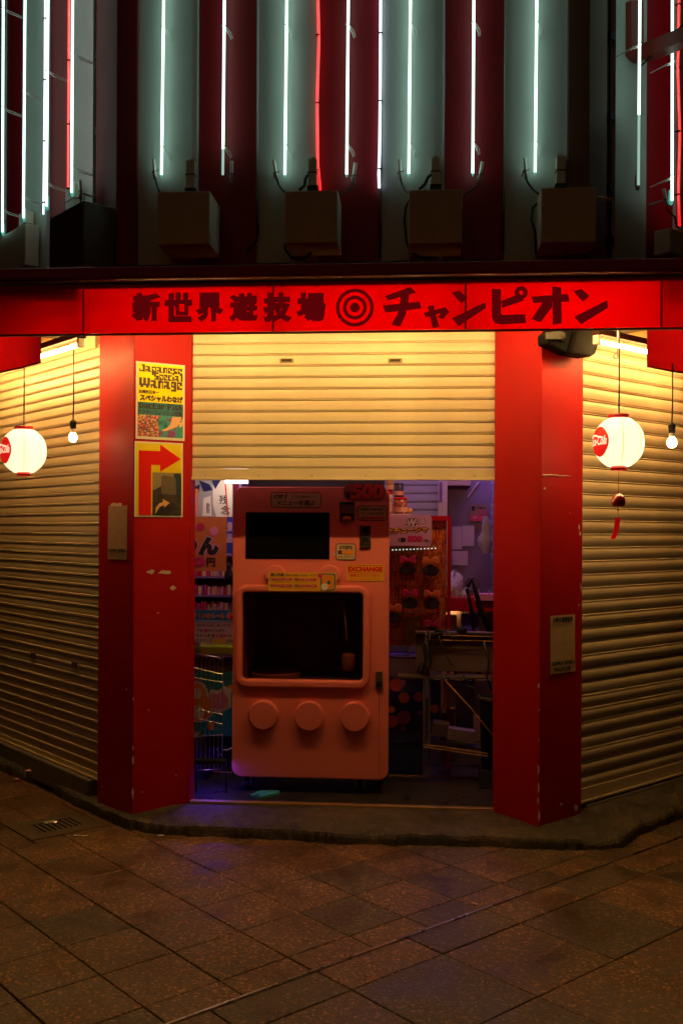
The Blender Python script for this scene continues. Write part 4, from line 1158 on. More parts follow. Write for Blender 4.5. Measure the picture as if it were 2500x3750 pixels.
# three round buttons
for px, py in ((963,2620),(1131,2624),(1298,2627)):
    cx, cz = vx(px, py, VM-.04)
    n = 48
    b = MB()
    pr = [(.096,VM-.0005),(.096,VM-.038),(.091,VM-.046),(.086,VM-.048)]
    vs = []
    for r_, yy in pr:
        vs += [(cx+r_*math.cos(2*math.pi*k/n), yy, cz+r_*math.sin(2*math.pi*k/n)) for k in range(n)]
    fs = [(i*n+k, (i+1)*n+k, (i+1)*n+(k+1) % n, i*n+(k+1) % n) for i in range(len(pr)-1) for k in range(n)]
    fs.append(tuple((len(pr)-1)*n+k for k in range(n)))
    part(b.raw(vs, fs), 'round_button', M_PINK, vm)
a_ = vx(1388, 2540); c_ = vx(1385, 2840)
part(MB().box(a_[0]-.0012, a_[0]+.0012, VM-.0012, VM-.0003, c_[1], a_[1]), 'door_seam', M_DARK, vm)
# lock
lx0, lz1 = vx(1375, 2457); lx1, lz0 = vx(1400, 2519)
lk = part(MB().box(lx0, lx1, VM-.016, VM-.0005, lz0, lz1), 'lock', mat('lock_metal', (.30,.24,.15), .35, .8), vm, bevel=.004)
part(MB().disc((lx0+lx1)/2, (lz0+lz1)/2, .008, VM-.021, VM-.0162, 14), 'keyhole', M_STEEL, lk)
part(MB().box(lx0+.005, lx1-.005, VM-.019, VM-.0162, lz0+.008, (lz0+lz1)/2-.012), 'lock_lever', M_BLACK, lk)
# bubbles and stickers
def sticker(px0, py0, px1, py1, m, name, r=.012, tail=None, edge=True):
    a0, c1 = vx(px0, py0); a1, c0 = vx(px1, py1)
    o = part(MB().prism(rrect(a0, a1, c0, c1, r), VM-.003, VM-.0008), name, m, vm)
    if edge:
        part(frame_prism(rrect(a0-.005, a1+.005, c0-.005, c1+.005, r+.005), rrect(a0+.0005, a1-.0005, c0+.0005, c1-.0005, r), VM-.0026, VM-.0006), 'sticker_edge', M_INK, o)
    if tail:
        part(MB().prism([vx(*p) for p in tail], VM-.0024, VM-.001), 'bubble_tail', m, o)
    return o, (a0, a1, c0, c1)
def stx(o, box, m, body, a, b_, c, d, bold=.02, shear=0, y=-.0042, spacing=1.0):
    A0, A1, C0, C1 = box
    part(text(MB(), body, A0+(A1-A0)*a, A0+(A1-A0)*b_, C0+(C1-C0)*(1-d), C0+(C1-C0)*(1-c), VM+y, bold=bold, shear=shear, spacing=spacing), 'lettering', m, o)
M_BUB = mat('bubble_beige', (.55,.34,.22), .5)
o, q = sticker(994,1805,1173,1857, M_BUB, 'speech_bubble_sticker', .014, [(1080,1858),(1105,1858),(1090,1872)])
stx(o, q, M_INK, 'STEP', .04, .25, .12, .40, .03, .25); stx(o, q, M_INK, '1', .27, .33, .06, .42, .03, .25)
stx(o, q, M_INK, '※こちらの画面をタップ', .40, .90, .18, .34, .01); stx(o, q, M_INK, 'メニューを選ぶ', .11, .89, .52, .90, .02)
o, q = sticker(1312,1854,1414,1904, M_BUB, 'speech_bubble_sticker', .012, [(1338,1905),(1352,1905),(1341,1914)])
stx(o, q, M_INK, 'STEP3', .05, .42, .10, .32, .02, .2); stx(o, q, M_INK, 'お金を投入', .46, .95, .12, .32, .015); stx(o, q, M_INK, '500 or 1000 のみ可能', .1, .9, .42, .62, .005)
a0, a1, c0, c1 = q; part(MB().box(a0+.012, a1-.012, VM-.0045, VM-.0034, c0+.006, c0+.020), 'red_bar', M_MAG, o)
o, q = sticker(1232,1993,1300,2049, mat('bubble_cream', (.60,.42,.30), .5), 'speech_bubble_sticker', .014, [(1231,2022),(1231,2036),(1214,2029)])
stx(o, q, M_INK, 'STEP2', .15, .84, .10, .32, .03, .2); stx(o, q, M_INK, 'ボタンをタップ', .10, .92, .78, .90, .015)
a0, a1, c0, c1 = q; cm_ = c0+(c1-c0)*.46
part(MB().box(a0+.010, a0+.036, VM-.0045, VM-.0034, cm_-.011, cm_+.013), 'icon', M_INK, o)
part(MB().prism(rrect(a0+.037, a1-.008, cm_-.011, cm_+.013, .008), VM-.0045, VM-.0034), 'red_bar', M_ORANGE, o)
# 500 yen mark
cx, cz = vx(1350, 1806, VM-.02); 
o = part(MB().prism(rrect(vx(1258,1800)[0], vx(1412,1800)[0], vx(1300,1833)[1], vx(1300,1770)[1], .05), VM-.006, VM-.001), 'price_sign', mat('price_red', (.34,.06,.03), .5), vm)
A0, C1 = vx(1284, 1773); A1, C0 = vx(1404, 1827)
part(text(MB(), '500', A0, A1, C0, C1, VM-.0075, bold=.075, shear=.1), 'lettering_shadow', M_INK, o)
part(text(MB(), '500', A0, A1, C0, C1, VM-.0085, bold=.04, shear=.1), 'lettering', mat('price_digit', (.60,.035,.035), .4), o)
A0, C1 = vx(1264, 1800); A1, C0 = vx(1284, 1829)
part(text(MB(), '¥', A0, A1, C0, C1, VM-.0085, bold=.05), 'lettering', M_INK, o)
# note acceptor
a0, c1 = vx(1243, 1838); a1, c0 = vx(1299, 1908)
o = part(MB().box(a0, a1, VM-.02, VM-.0005, c0, c1), 'note_acceptor', mat('acceptor_grey', (.18,.09,.07), .5), vm, bevel=.003)
part(MB().box(a0+.004, a1-.004, VM-.026, VM-.0202, c0+(c1-c0)*.86, c1-.002), 'top_lip', M_BLACK, o)
part(MB().prism([(a0+.008,c0+.006),(a1-.008,c0+.006),(a1-.008,c0+.05),(a0+.008,c0+.05)], VM-.0225, VM-.0203), 'note_slot', M_BLACK, o)
part(MB().prism([(a0+.018,c0+.010),(a1-.018,c0+.010),(a1-.03,c0+.032),(a0+.03,c0+.032)], VM-.0245, VM-.0228), 'note_tongue', M_ORANGE, o)
a0, c1 = vx(1317, 1924); a1, c0 = vx(1357, 2002)
o = part(MB().box(a0, a1, VM-.008, VM-.0005, c0, c1), 'coin_panel', mat('coin_steel', (.16,.13,.10), .35, .8), vm, bevel=.002)
part(MB().box(a0+.020, a1-.020, VM-.014, VM-.0082, c1-.045, c1-.012), 'coin_slot', M_BLACK, o)
part(MB().disc((a0+a1)/2, c1-.03, .012, VM-.012, VM-.0082, 16), 'coin_knob', M_STEEL, o)
part(MB().box(a0+.014, a1-.014, VM-.012, VM-.0082, c0+.035, c0+.06), 'coin_return', M_BLACK, o)
part(MB().box((a0+a1)/2-.005, (a0+a1)/2+.005, VM-.016, VM-.0082, c0+.008, c0+.028), 'coin_lever', M_STEEL, o)
part(MB().box(a0, a1, VM-.014, VM-.0005, c0-.006, c0-.0005), 'coin_sill', M_STEEL, o)
# exchange sticker
o, q = sticker(1268,2066,1406,2128, M_YEL2, 'exchange_sticker', .002, edge=False)
stx(o, q, M_REDP, 'EXCHANGE', .04, .96, .14, .44, .04)
stx(o, q, M_REDP, '両替はスタッフまで', .09, .88, .58, .76, .015)
a0, a1, c0, c1 = q
for k, zz in enumerate((.94, .50)): part(MB().box(a0+.006, a1-.006, VM-.0045, VM-.0033, c0+(c1-c0)*zz-.003, c0+(c1-c0)*zz), 'rule', M_REDP, o)
stx(o, q, M_REDP, 'Please ask our staff for currency exchange.', .09, .90, .81, .87, 0); stx(o, q, M_REDP, '请向工作人员兑换零钱 환전은 직원에게', .09, .90, .89, .95, 0)
# how to buy sticker
a0, c1 = vx(983, 2095, VM-.034); a1, c0 = vx(1231, 2166, VM-.034)
o = part(MB().box(a0, a1, VM-.0360, VM-.0330, c0, c1), 'how_to_buy_sticker', M_YEL2, vm)
q = (a0, a1, c0, c1); Y_ = -.0378
stx(o, q, M_INK, '購入手順', .03, .23, .05, .23, .02, y=Y_); stx(o, q, M_INK, 'How to Buy', .25, .45, .07, .25, .01, y=Y_); stx(o, q, M_INK, '/ 购买程序 / 구매 절차', .46, .71, .10, .22, 0, y=Y_)
for k, (a, c) in enumerate(((.02,.28),(.38,.28),(.02,.62),(.38,.62))):
    X = a0+(a1-a0)*a; Z = c1-(c1-c0)*c; W_ = (a1-a0)*.33
    part(MB().disc(X+.012, Z-.012, .0105, VM-.0375, VM-.0362, 16), 'number_dot', M_INK, o)
    part(MB().box(X+.026, X+W_, VM-.0375, VM-.0362, Z-.020, Z-.004), 'red_bar', M_MAG, o)
    stx(o, q, M_SKIN, str(k+1), a+.015, a+.033, c+.03, c+.17, .02, y=-.0388)
    stx(o, q, M_SKIN, ['わたがしを選ぶ', 'お支払い', 'わたがし制作中', 'わたがし完成'][k], a+.08, a+.30, c+.05, c+.15, .01, y=-.0388)
    stx(o, q, M_INK, 'ほしい形をボタンで選んでください', a+.02, a+.30, c+.21, c+.25, 0, y=-.0384)
sx_ = a0+(a1-a0)*.77
part(MB().prism(rrect(sx_, a1-.006, c0+.006, c1-.006, .012), VM-.0376, VM-.0362), 'picture_box', M_TEAL, o)
part(MB().prism(rrect(sx_+.008, a1-.014, c0+.012, c1-.014, .010), VM-.0388, VM-.0378), 'picture_box', M_ORANGE, o)
part(MB().disc(sx_+.026, c0+.030, .023, VM-.0402, VM-.039, 20), 'candy_picture', M_WHITE, o)
part(MB().disc(sx_+.054, c0+.058, .012, VM-.0402, VM-.039, 16), 'candy_picture', M_TEAL, o)
part(MB().disc(sx_-.004, c1-.020, .016, VM-.0402, VM-.039, 18), 'red_badge', M_MAG, o)
# castors
for px, y in ((908, VM+.08), (1318, VM+.08), (930, VM+.6), (1318, VM+.6)):
    cx = FR.hit(px, 2870, y)[0]
    c_ = part(MB().box(cx-.028, cx-.022, y-.03, y+.03, SILL+.03, zB+.029), 'castor', M_STEEL, vm)
    part(MB().box(cx+.022, cx+.028, y-.03, y+.03, SILL+.03, zB+.029), 'fork', M_STEEL, c_)
    w_ = MB(); n = 20
    w_.tube([(cx-.018, y, SILL+.04), (cx+.018, y, SILL+.04)], .038, n)
    part(w_, 'wheel', M_DARK, c_)

# ------------------------------------------------------------------ room behind the doorway
fl = MB().plan([(-.96,.0),(.96,.0),(1.15,.3),(1.6,.3),(2.7,1.3),(2.7,4),(-2.5,4),(-2.5,1.3),(-1.6,.3),(-1.15,.3)], .02, SILL-.001)
solo(fl, 'floor', M_FLOOR, None, None, FR, (0,0,0), kind='structure')
solo(MB().box(-2.6, 2.8, 4.0, 4.1, SILL, 2.9), 'wall_back', M_IWALL, None, None, FR, (0,4,0), kind='structure')
solo(MB().box(-2.6, -2.45, 1.35, 4.0, SILL, 2.9), 'wall_side_left', M_IWALL, None, None, FR, (-2.5,2,0), kind='structure')
solo(MB().box(2.65, 2.8, 1.5, 4.0, SILL, 2.9), 'wall_side_right', M_IWALL, None, None, FR, (2.7,2,0), kind='structure')
solo(MB().plan([(-1.5,.36),(1.5,.36),(2.8,1.6),(2.8,4.1),(-2.6,4.1),(-2.6,1.4)], 2.9, 3.0), 'ceiling', M_IWALL, None, None, FR, (0,2,2.9), kind='structure')
# lamps of the room, some of them added for their light
def room_lamp(x, y, z, w, d, col, st, label):
    t = thing('ceiling_lamp', label, 'lamp', FR, x, y, z)
    part(MB().box(x-w/2, x+w/2, y-d/2, y+d/2, z-.015, z), 'diffuser', emit('room_lamp_'+label[:4], col, st), t)
    part(MB().box(x-w/2-.01, x+w/2+.01, y-d/2-.01, y+d/2+.01, z+.001, z+.05), 'housing', M_CERAM, t, bevel=.006)
room_lamp(1.0, 2.1, 2.75, .9, .12, (.50,.25,1.0), 21, 'purple tube lamp on the shop ceiling to the right')
room_lamp(-.9, .62, 2.75, .5, .08, (1.0,.50,.48), 42, 'pinkish tube lamp on the shop ceiling to the left')
room_lamp(.85, .55, 2.75, .5, .08, (1.0,.42,.30), 48, 'reddish tube lamp on the shop ceiling over the goods rack')  # added lamp that brightens the rack from the front
x, z = FR.hit(878, 1768, 1.15)
t = thing('strip_lamp', 'bright white strip lamp just under the shutter, left of the vending machine', 'lamp', FR, x, 1.15, z)
part(MB().box(x-.10, x+.06, 1.10, 1.16, z-.005, z+.10), 'diffuser', emit('strip_lamp_white', (1.0,.86,.66), 12), t)
part(MB().box(x-.11, x+.07, 1.09, 1.17, z+.101, z+.13), 'housing', M_CERAM, t)
t = thing('added_blue_led_bar', 'added black bar with blue LEDs that colours the floor inside the left door frame', 'lamp', FR, -.86, .23, .30)  # bar added to throw the blue pool of light on the floor
part(MB().box(-.955, -.77, .20, .25, .300, .303), 'diffuser', emit('led_blue', (.10,.025,1.0), 34), t)
part(MB().box(-.965, -.76, .19, .26, .3045, .318), 'housing', M_BLACK, t)
part(MB().box(-.965, -.76, .186, .1895, .294, .318), 'front_lip', M_BLACK, t)
for xx in (-.965, -.768): part(MB().box(xx, xx+.008, .222, .228, SILL, .3040), 'stand', M_BLACK, t)

def card(px0, py0, px1, py1, y, m, name, label, cat, th=.006, group=None):
    a0, c1 = FR.hit(px0, py0, y); a1, c0 = FR.hit(px1, py1, y)
    t = thing(name, label, cat, FR, (a0+a1)/2, y, c0, group)
    part(MB().box(a0, a1, y, y+th, c0, c1), 'board', m, t)
    return t, (a0, a1, c0, c1, y)
def ctx(t, q, m, body, a, b_, c, d, bold=.02, k=1, skew=0, shear=0):
    a0, a1, c0, c1, y = q
    part(text(MB(), body, a0+(a1-a0)*a, a0+(a1-a0)*b_, c0+(c1-c0)*(1-d), c0+(c1-c0)*(1-c), y-.0015*k, bold=bold, skew=skew, shear=shear), 'lettering', m, t)
def cpoly(t, q, m, pts, name, k=1):
    a0, a1, c0, c1, y = q
    part(MB().flat([(a0+(a1-a0)*p[0], c0+(c1-c0)*(1-p[1])) for p in pts], y-.0015*k), name, m, t)
# --- left slit
t, q = card(640,1740,852,1893, 1.35, mat('comic_grey', (.35,.38,.42), .6), 'comic_board', 'grey and white comic page board at the top left inside the doorway', 'board')
cpoly(t, q, M_WHITE, [(.66,.25),(.84,.10),(.99,.10),(.99,1),(.72,1),(.66,.7)], 'white_panel')
cpoly(t, q, M_WHITE, [(.50,.55),(.62,.50),(.64,.98),(.48,.98)], 'speech_panel', 1)
cpoly(t, q, M_NAVY, [(.42,.12),(.60,.22),(.66,.36),(.50,.40)], 'dark_shape', 1.6); cpoly(t, q, M_NAVY, [(.30,.30),(.44,.22),(.40,.55)], 'dark_shape', 2); cpoly(t, q, M_NAVY, [(.64,.13),(.80,.11),(.70,.34)], 'dark_shape', 2.4)
ctx(t, q, M_INK, '残', .77, .91, .48, .70, .01, 2); ctx(t, q, M_INK, '念', .80, .95, .73, .94, .01, 2)
ctx(t, q, M_INK, '親切', .55, .61, .66, .92, .01, 2)
cpoly(t, q, M_REDP, [(.86,.10),(.88,.10),(.93,.98),(.91,.98)], 'red_rule', 3)
t, q = card(660,1790,725,1893, 1.3, M_ORANGE, 'prize_card', 'small orange prize card in front of the comic board', 'card')
cpoly(t, q, M_PINKC, [(.5,.2),(.95,.2),(.95,.6),(.5,.6)], 'pink_patch'); cpoly(t, q, M_PINKC, [(.55,.66),(.95,.66),(.95,.95),(.55,.95)], 'pink_patch')
t, q = card(640,1893,829,2092, 1.05, mat('orange_poster', (.62,.24,.05), .6), 'price_poster', 'orange price poster with big black hiragana and 00円 inside on the left', 'poster')
M_LIL = mat('lilac_outline', (.55,.36,.50), .6)
ctx(t, q, M_LIL, 'ん', .44, .88, .34, .73, .11, 1); ctx(t, q, M_INK, 'ん', .46, .86, .36, .71, .055, 2)
ctx(t, q, M_LIL, 'め', -.02, .46, .30, .70, .11, 1); ctx(t, q, M_INK, 'め', .0, .44, .32, .68, .055, 2)
ctx(t, q, M_MAG, '00', .14, .60, .74, .92, .05, 2); ctx(t, q, M_INK, '円', .62, .79, .75, .91, .03, 2)
a0, a1, c0, c1, y = q
part(MB().disc(a0+(a1-a0)*.50, c0+(c1-c0)*.82, .030, y-.003, y-.0005, 20), 'ball_picture', M_MAG, t)
part(MB().disc(a0+(a1-a0)*.76, c0+(c1-c0)*.74, .034, y-.003, y-.0005, 20), 'ball_picture', M_PINKC, t)
t, q = card(823,1897,872,2027, 1.2, M_BLUE, 'blue_banner', 'narrow blue banner with white characters beside the vending machine', 'banner')
ctx(t, q, M_LIL, '景', .15, .6, .12, .38, .03, 1); ctx(t, q, M_LIL, '品', .15, .6, .45, .7, .03, 1)
# goods shelf
ss = thing('goods_shelf', 'shelf of small wrapped toys glowing pink behind the price poster', 'shelf', FR, -.95, 1.5, SILL)
xa = FR.hit(690, 2100, 1.5)[0]; xb = FR.hit(880, 2100, 1.5)[0]
for py in (2030, 2110, 2178, 2236):
    z = FR.hit(780, py, 1.5)[1]
    part(MB().box(xa, xb, 1.42, 1.75, z-.012, z), 'shelf_board', M_PURP, ss)
part(MB().box(xa, xb, 1.76, 1.78, SILL, 2.4), 'back_panel', M_MAG, ss)
part(MB().box(xa-.02, xa-.001, 1.42, 1.78, SILL, 2.4), 'side_panel', M_PURP, ss)
part(MB().box(xb+.001, xb+.02, 1.42, 1.78, SILL, 2.4), 'side_panel', M_PURP, ss)
cols = [(M_PINKC,'pink'), (M_REDP,'red'), (M_PURP,'purple'), (M_ORANGE,'orange'), (M_MAG,'magenta'), (M_SKIN,'peach'), (mat('clear_pack', (.7,.5,.6), .15),'pale lilac')]
ORD = ['first','second','third','fourth','fifth','sixth','seventh','eighth','ninth','tenth','eleventh','twelfth','thirteenth','fourteenth','fifteenth','sixteenth']
SHELF = {2110:'second', 2178:'third', 2236:'lowest', 2030:'top'}
n = 0
for py, hh in ((2110, .09), (2178, .08), (2236, .075), (2030, .10)):
    z = FR.hit(780, py, 1.5)[1]
    x = xa+.01; n = 0
    while x < xb-.03:
        w_ = random.uniform(.014, .032); h_ = hh*random.uniform(.75, 1.05)
        d_ = random.uniform(.02, .05); yy = 1.43+random.uniform(0, .04)
        mb_ = MB().box(x, x+w_, yy, yy+d_, z+.0005, z+h_)
        cm, cn = random.choice(cols if random.random() < .45 else [cols[0], cols[4], cols[5]])
        o = solo(mb_, 'toy_packet', cm, f'{cn} wrapped toy packet, {ORD[min(n,15)]} from the left on the {SHELF[py]} shelf board', 'toy', FR, (x, yy, z), bevel=.004, group='toy packets on the goods shelf')
        x += w_+random.uniform(.002, .008); n += 1
# dark mask toy hanging
x, z = FR.hit(838, 2095, 1.15)
b = MB().raw([(x+.03*math.cos(a)*(1-.3*math.sin(a)), 1.15-.012*math.cos(t_), z+.07*math.sin(a)) for t_ in (0,) for a in [k*math.pi/8 for k in range(16)]], [tuple(range(16))])
b = MB().lathe([(.0,.07),(.016,.066),(.024,.045),(.018,.022),(.030,-.005),(.034,-.03),(.026,-.058),(.0,-.07)], (x, 1.15, z), 18)
solo(b, 'stuffed_toy', mat('dark_plush', (.03,.015,.025), .8), 'small dark stuffed toy hanging beside the vending machine', 'toy', FR, (x, 1.15, z-.07), True)
# rules sign
t, q = card(640,2232,858,2360, .92, M_WHITE, 'rules_sign', 'white and blue rules sign with Japanese text inside on the left', 'sign')
cpoly(t, q, mat('sign_blue', (.03,.30,.55), .5), [(0,0),(1,0),(1,.30),(0,.30)], 'blue_band')
cpoly(t, q, mat('sign_pale_blue', (.35,.62,.72), .5), [(0,.301),(1,.301),(1,.36),(0,.36)], 'pale_band')
ctx(t, q, M_GOLD, 'スーパーボールすくいのルール', -.24, .84, .08, .26, .03, 2)
ctx(t, q, M_INK, 'ポイの紙がやぶれたらおしまいです。', -.0, .96, .40, .50, .012, 1)
ctx(t, q, M_INK, 'すくえなくても', .12, .46, .55, .65, .012, 1); ctx(t, q, M_MAG, '1個', .47, .56, .55, .65, .02, 1); ctx(t, q, M_INK, 'もらえます。', .57, .86, .55, .65, .012, 1)
ctx(t, q, M_INK, 'お持ち帰りは お1人様', .10, .60, .70, .80, .012, 1); ctx(t, q, M_MAG, '最大3個まで', .62, .93, .70, .80, .02, 1); ctx(t, q, M_INK, 'と', .94, .99, .70, .80, .01, 1)
ctx(t, q, M_INK, 'させていただきます。', .04, .55, .85, .94, .012, 1); ctx(t, q, M_INK, '1回', .56, .63, .82, .97, .0, 1); ctx(t, q, M_GOLD, '300', .65, .87, .82, .98, .05, 1); ctx(t, q, M_INK, '円', .88, .97, .86, .97, .01, 1)
a0, a1, c0, c1, y = q
part(MB().disc(a0+(a1-a0)*.93, c0+(c1-c0)*.84, .028, y-.003, y-.0016, 20), 'ball_picture', M_PINKC, t)
part(MB().disc(a0+(a1-a0)*.945, c0+(c1-c0)*.90, .012, y-.0045, y-.0031, 14), 'ball_picture', M_ORANGE, t)
part(MB().disc(a0+(a1-a0)*.95, c0+(c1-c0)*.79, .012, y-.0045, y-.0031, 14), 'ball_picture', M_REDP, t)
# ball scooping stall
bs_ = thing('ball_stall', 'ball scooping stall with lime tub rim and aqua front with printed shapes', 'stall', FR, -.9, 1.0, SILL)
xa = FR.hit(600, 2400, .9)[0]; xb = FR.hit(880, 2400, .9)[0]
z1_ = FR.hit(780, 2362, .88)[1]; z2_ = FR.hit(780, 2400, .88)[1]; z3_ = FR.hit(780, 2460, .88)[1]; z4_ = FR.hit(780, 2695, .88)[1]
part(MB().box(xa, xb, .86, 1.38, z2_+.006, z1_-.004), 'tub', M_GREEN, bs_, bevel=.01)
part(MB().box(xa, xb, .855, 1.38, z2_-.008, z2_+.004), 'trim', M_PURP, bs_)
part(MB().box(xa, xb, .90, 1.38, z3_+.001, z2_-.009), 'apron', mat('dark_apron', (.10,.07,.12), .6), bs_)
fp = part(MB().box(xa, xb, .88, 1.38, z4_, z3_), 'front_panel', M_AQUA, bs_)
def sp_blob(px, py, r, m, y, name='shape_print'):
    cx, cz = FR.hit(px, py, .875); k = r/520
    n_ = 20; part(MB().disc(cx, cz, k, y, y+.001, n_), name, m, fp)
sp_blob(725, 2585, 62, M_WHITE, .8780); sp_blob(720, 2535, 42, M_WHITE, .8765)
sp_blob(725, 2588, 52, M_ORANGE, .8750); sp_blob(720, 2535, 33, M_ORANGE, .8735); sp_blob(716, 2505, 22, M_REDP, .8778)
sp_blob(726, 2608, 24, M_WHITE, .8720); sp_blob(722, 2540, 20, M_WHITE, .8710)
sp_blob(773, 2660, 14, M_ORANGE, .8780); sp_blob(845, 2520, 12, M_ORANGE, .8780)
def letter_print(pts, m, y):
    part(MB().prism([FR.hit(*p, .875) for p in pts], y, y+.001), 'shape_print', m, fp)
letter_print([(748,2560),(772,2525),(800,2530),(820,2512),(846,2525),(846,2592),(800,2612),(770,2600)], M_WHITE, .8775)
letter_print([(760,2560),(776,2537),(796,2545),(814,2528),(836,2560),(832,2590),(800,2600),(776,2592)], M_PINKC, .876)
part(MB().box(xa, xb, 1.0, 1.36, SILL, z4_-.001), 'plinth', M_DARK, bs_)
x, z = FR.hit(716, 2352, .86)
solo(MB().box(x-.05, x+.045, .80, .855, z-.02, z-.012).box(x-.05, x+.045, .80, .805, z-.011, z+.006), 'metal_tray', M_STEEL, 'small steel tray at the edge of the lime tub', 'tray', FR, (x, .8, z-.02), bevel=.002)
# wire pen
VP = .42
wp = thing('wire_pen', 'chrome wire pen panel standing inside the doorway left of the vending machine', 'wire pen', FR, -.8, VP, SILL)
xr = FR.hit(815, 2600, VP)[0]; xl = FR.hit(660, 2600, VP)[0]
zt_ = FR.hit(760, 2400, VP)[1]; zbt = FR.hit(760, 2815, VP)[1]
for k in range(11):
    x = xl + (xr-xl)*k/10
    zz = zt_-.02+.0*k
    part(MB().tube([(x, VP, zbt), (x, VP, zz), (x+.008, VP+.006, zz+.012)], .0022, 5), 'upright_wire', M_CHROME, wp)
for py, dy in ((2440,30),(2478,20),(2590,26),(2625,26),(2700,-10),(2790,8)):
    a = FR.hit(690, py, VP)[1]; c = FR.hit(812, py+dy, VP)[1]
    part(MB().tube([(xl, VP-.004, a+(a-c)*.25), (xr+.004, VP-.004, c)], .0024, 5), 'cross_wire', M_CHROME, wp)
part(MB().tube([(xl, VP-.002, zt_+.03), (xr-.05, VP-.002, zt_-.01), (xr-.01, VP-.002, zt_-.02), (xr, VP-.002, zt_-.05), (xr, VP-.002, SILL+.002)], .004, 8), 'frame_wire', M_CHROME, wp, True)
part(MB().tube([(xr, VP-.002, zbt), (xl, VP-.002, zbt-.02)], .004, 8), 'frame_wire', M_CHROME, wp, True)
part(MB().tube([(xr, VP-.002, zbt+.08), (xr-.09, VP+.25, zbt+.08)], .003, 6), 'side_wire', M_CHROME, wp, True)
# black bag behind it
cx, cz = FR.hit(712, 2735, .62)
b = MB(); vs = []; n_, m_ = 14, 8
for j in range(m_+1):
    a = j/m_
    for i in range(n_):
        t_ = 2*math.pi*i/n_; r_ = (.11*(1-.55*a**2)+.006*math.sin(t_*3+j))
        vs.append((cx+r_*math.cos(t_)*1.1, .62+r_*math.sin(t_)*.8, SILL+.002+(cz+.10-SILL)*a))
b.raw(vs, [(j*n_+i, j*n_+(i+1) % n_, (j+1)*n_+(i+1) % n_, (j+1)*n_+i) for j in range(m_) for i in range(n_)] + [tuple(m_*n_+i for i in range(n_))])
solo(b, 'black_bag', mat('bag_black', (.012,.010,.012), .55, bump=.4, bscale=30), 'slumped black bag on the floor behind the wire pen', 'bag', FR, (cx, .62, SILL), True)
x, z = FR.hit(848, 2740, .5)
solo(MB().tube([(x+.06,.5,z),(x+.01,.5,z+.006),(x-.03,.49,z-.012),(x-.05,.48,z-.008)], .005, 6), 'white_cable', M_CERAM, 'white cable curling out beside the vending machine at the left', 'cable', FR, (x, .5, z), True)
p0 = FR.loc(onz(700, 2760, .3)); 
b = MB().tube([FR.loc(onz(*p, SILL+.008)) for p in ((690,2782),(740,2802),(775,2822),(815,2830),(850,2830))], .006, 7)
solo(b, 'floor_cable', mat('tan_cable', (.35,.20,.12), .5), 'tan cable lying on the floor below the wire pen', 'cable', FR, b.v[0], True)
# teal dustpan by the castors
c = [FR.loc(onz(*p, SILL+.012)) for p in ((916,2912),(950,2898),(1022,2899),(1022,2903),(955,2918))]
dp = thing('dustpan', 'small teal plastic dustpan lying under the front of the vending machine', 'dustpan', FR, c[0][0], c[0][1], SILL)
M_TP = mat('teal_plastic', (.05,.36,.33), .4)
part(MB().plan([(p[0], p[1]) for p in c], SILL+.002, SILL+.014), 'pan', M_TP, dp)
e = MB().tube([(c[0][0],c[0][1],SILL+.016),(c[1][0],c[1][1],SILL+.016),(c[2][0],c[2][1],SILL+.016)], .004, 6)
part(e, 'rim', M_TP, dp)
h0 = FR.loc(onz(935, 2911, SILL+.016)); h1 = FR.loc(onz(953, 2905, SILL+.016))
part(MB().box(h0[0], h1[0], h0[1]-.006, h0[1]+.012, SILL+.0145, SILL+.016), 'opening', M_DARK, dp)
x, z = FR.hit(697, 2870, .12)
solo(MB().lathe([(.03,0),(.026,.03),(.012,.08),(.008,.10),(.0,.10)], (x-.015, .12, SILL+.001), 18), 'red_cone', M_RED, 'little red cone peeping out behind the left door frame', 'cone', FR, (x-.015, .12, SILL), True)

# --- right slit
# back partition with corrugated shutter seen through, purple
xa, _ = FR.hit(1470, 1820, 2.4); xb, _ = FR.hit(1606, 1820, 2.4)
cs = thing('inner_shutter', 'lilac lit inner roller shutter behind the goods rack', 'shutter', FR, (xa+xb)/2, 2.4, SILL)
me = slat_mesh(-(xb-xa)/2-.15, (xb-xa)/2, mat('lilac_slat', (.52,.50,.56), .5))
z = 1.2
while z < 2.85:
    inst('slat', me, cs, (0, 0, z-SILL)); z += P
xa2, _ = FR.hit(1792, 1820, 2.4)
cs2 = thing('inner_shutter', 'sliver of lilac inner shutter at the right door edge', 'shutter', FR, xa2+.3, 2.45, SILL)
me2 = slat_mesh(-.3, .3, mat('lilac_slat', (.52,.50,.56), .5))
z = 1.2
while z < 2.85:
    inst('slat', me2, cs2, (0, 0, z-SILL)); z += P
x0_, _ = FR.hit(1603, 1800, 2.2); x1_, _ = FR.hit(1637, 1800, 2.2)
ip = thing('inner_post', 'pale inner door post with hinges beside the lilac shutter', 'post', FR, (x0_+x1_)/2, 2.2, SILL)
part(MB().box(x0_, x1_, 2.2, 2.28, SILL, 2.88), 'post', mat('post_cream', (.72,.62,.46), .5), ip)
for pz in (1772, 1802):
    zz = FR.hit(1620, pz+15, 2.19)[1]
    part(MB().box(x0_+.012, x0_+.035, 2.185, 2.1995, zz-.05, zz+.05), 'hinge', M_PURP, ip)
xw0, _ = FR.hit(1640, 1900, 2.3); xw1, _ = FR.hit(1795, 1900, 2.3)
pt = thing('partition', 'dim lilac partition wall inside on the right with papers on it', 'partition', FR, (xw0+xw1)/2, 2.3, SILL)
part(MB().box(xw0, xw1, 2.3, 2.38, SILL, 2.88), 'panel', mat('partition_lilac', (.20,.15,.22), .7), pt)
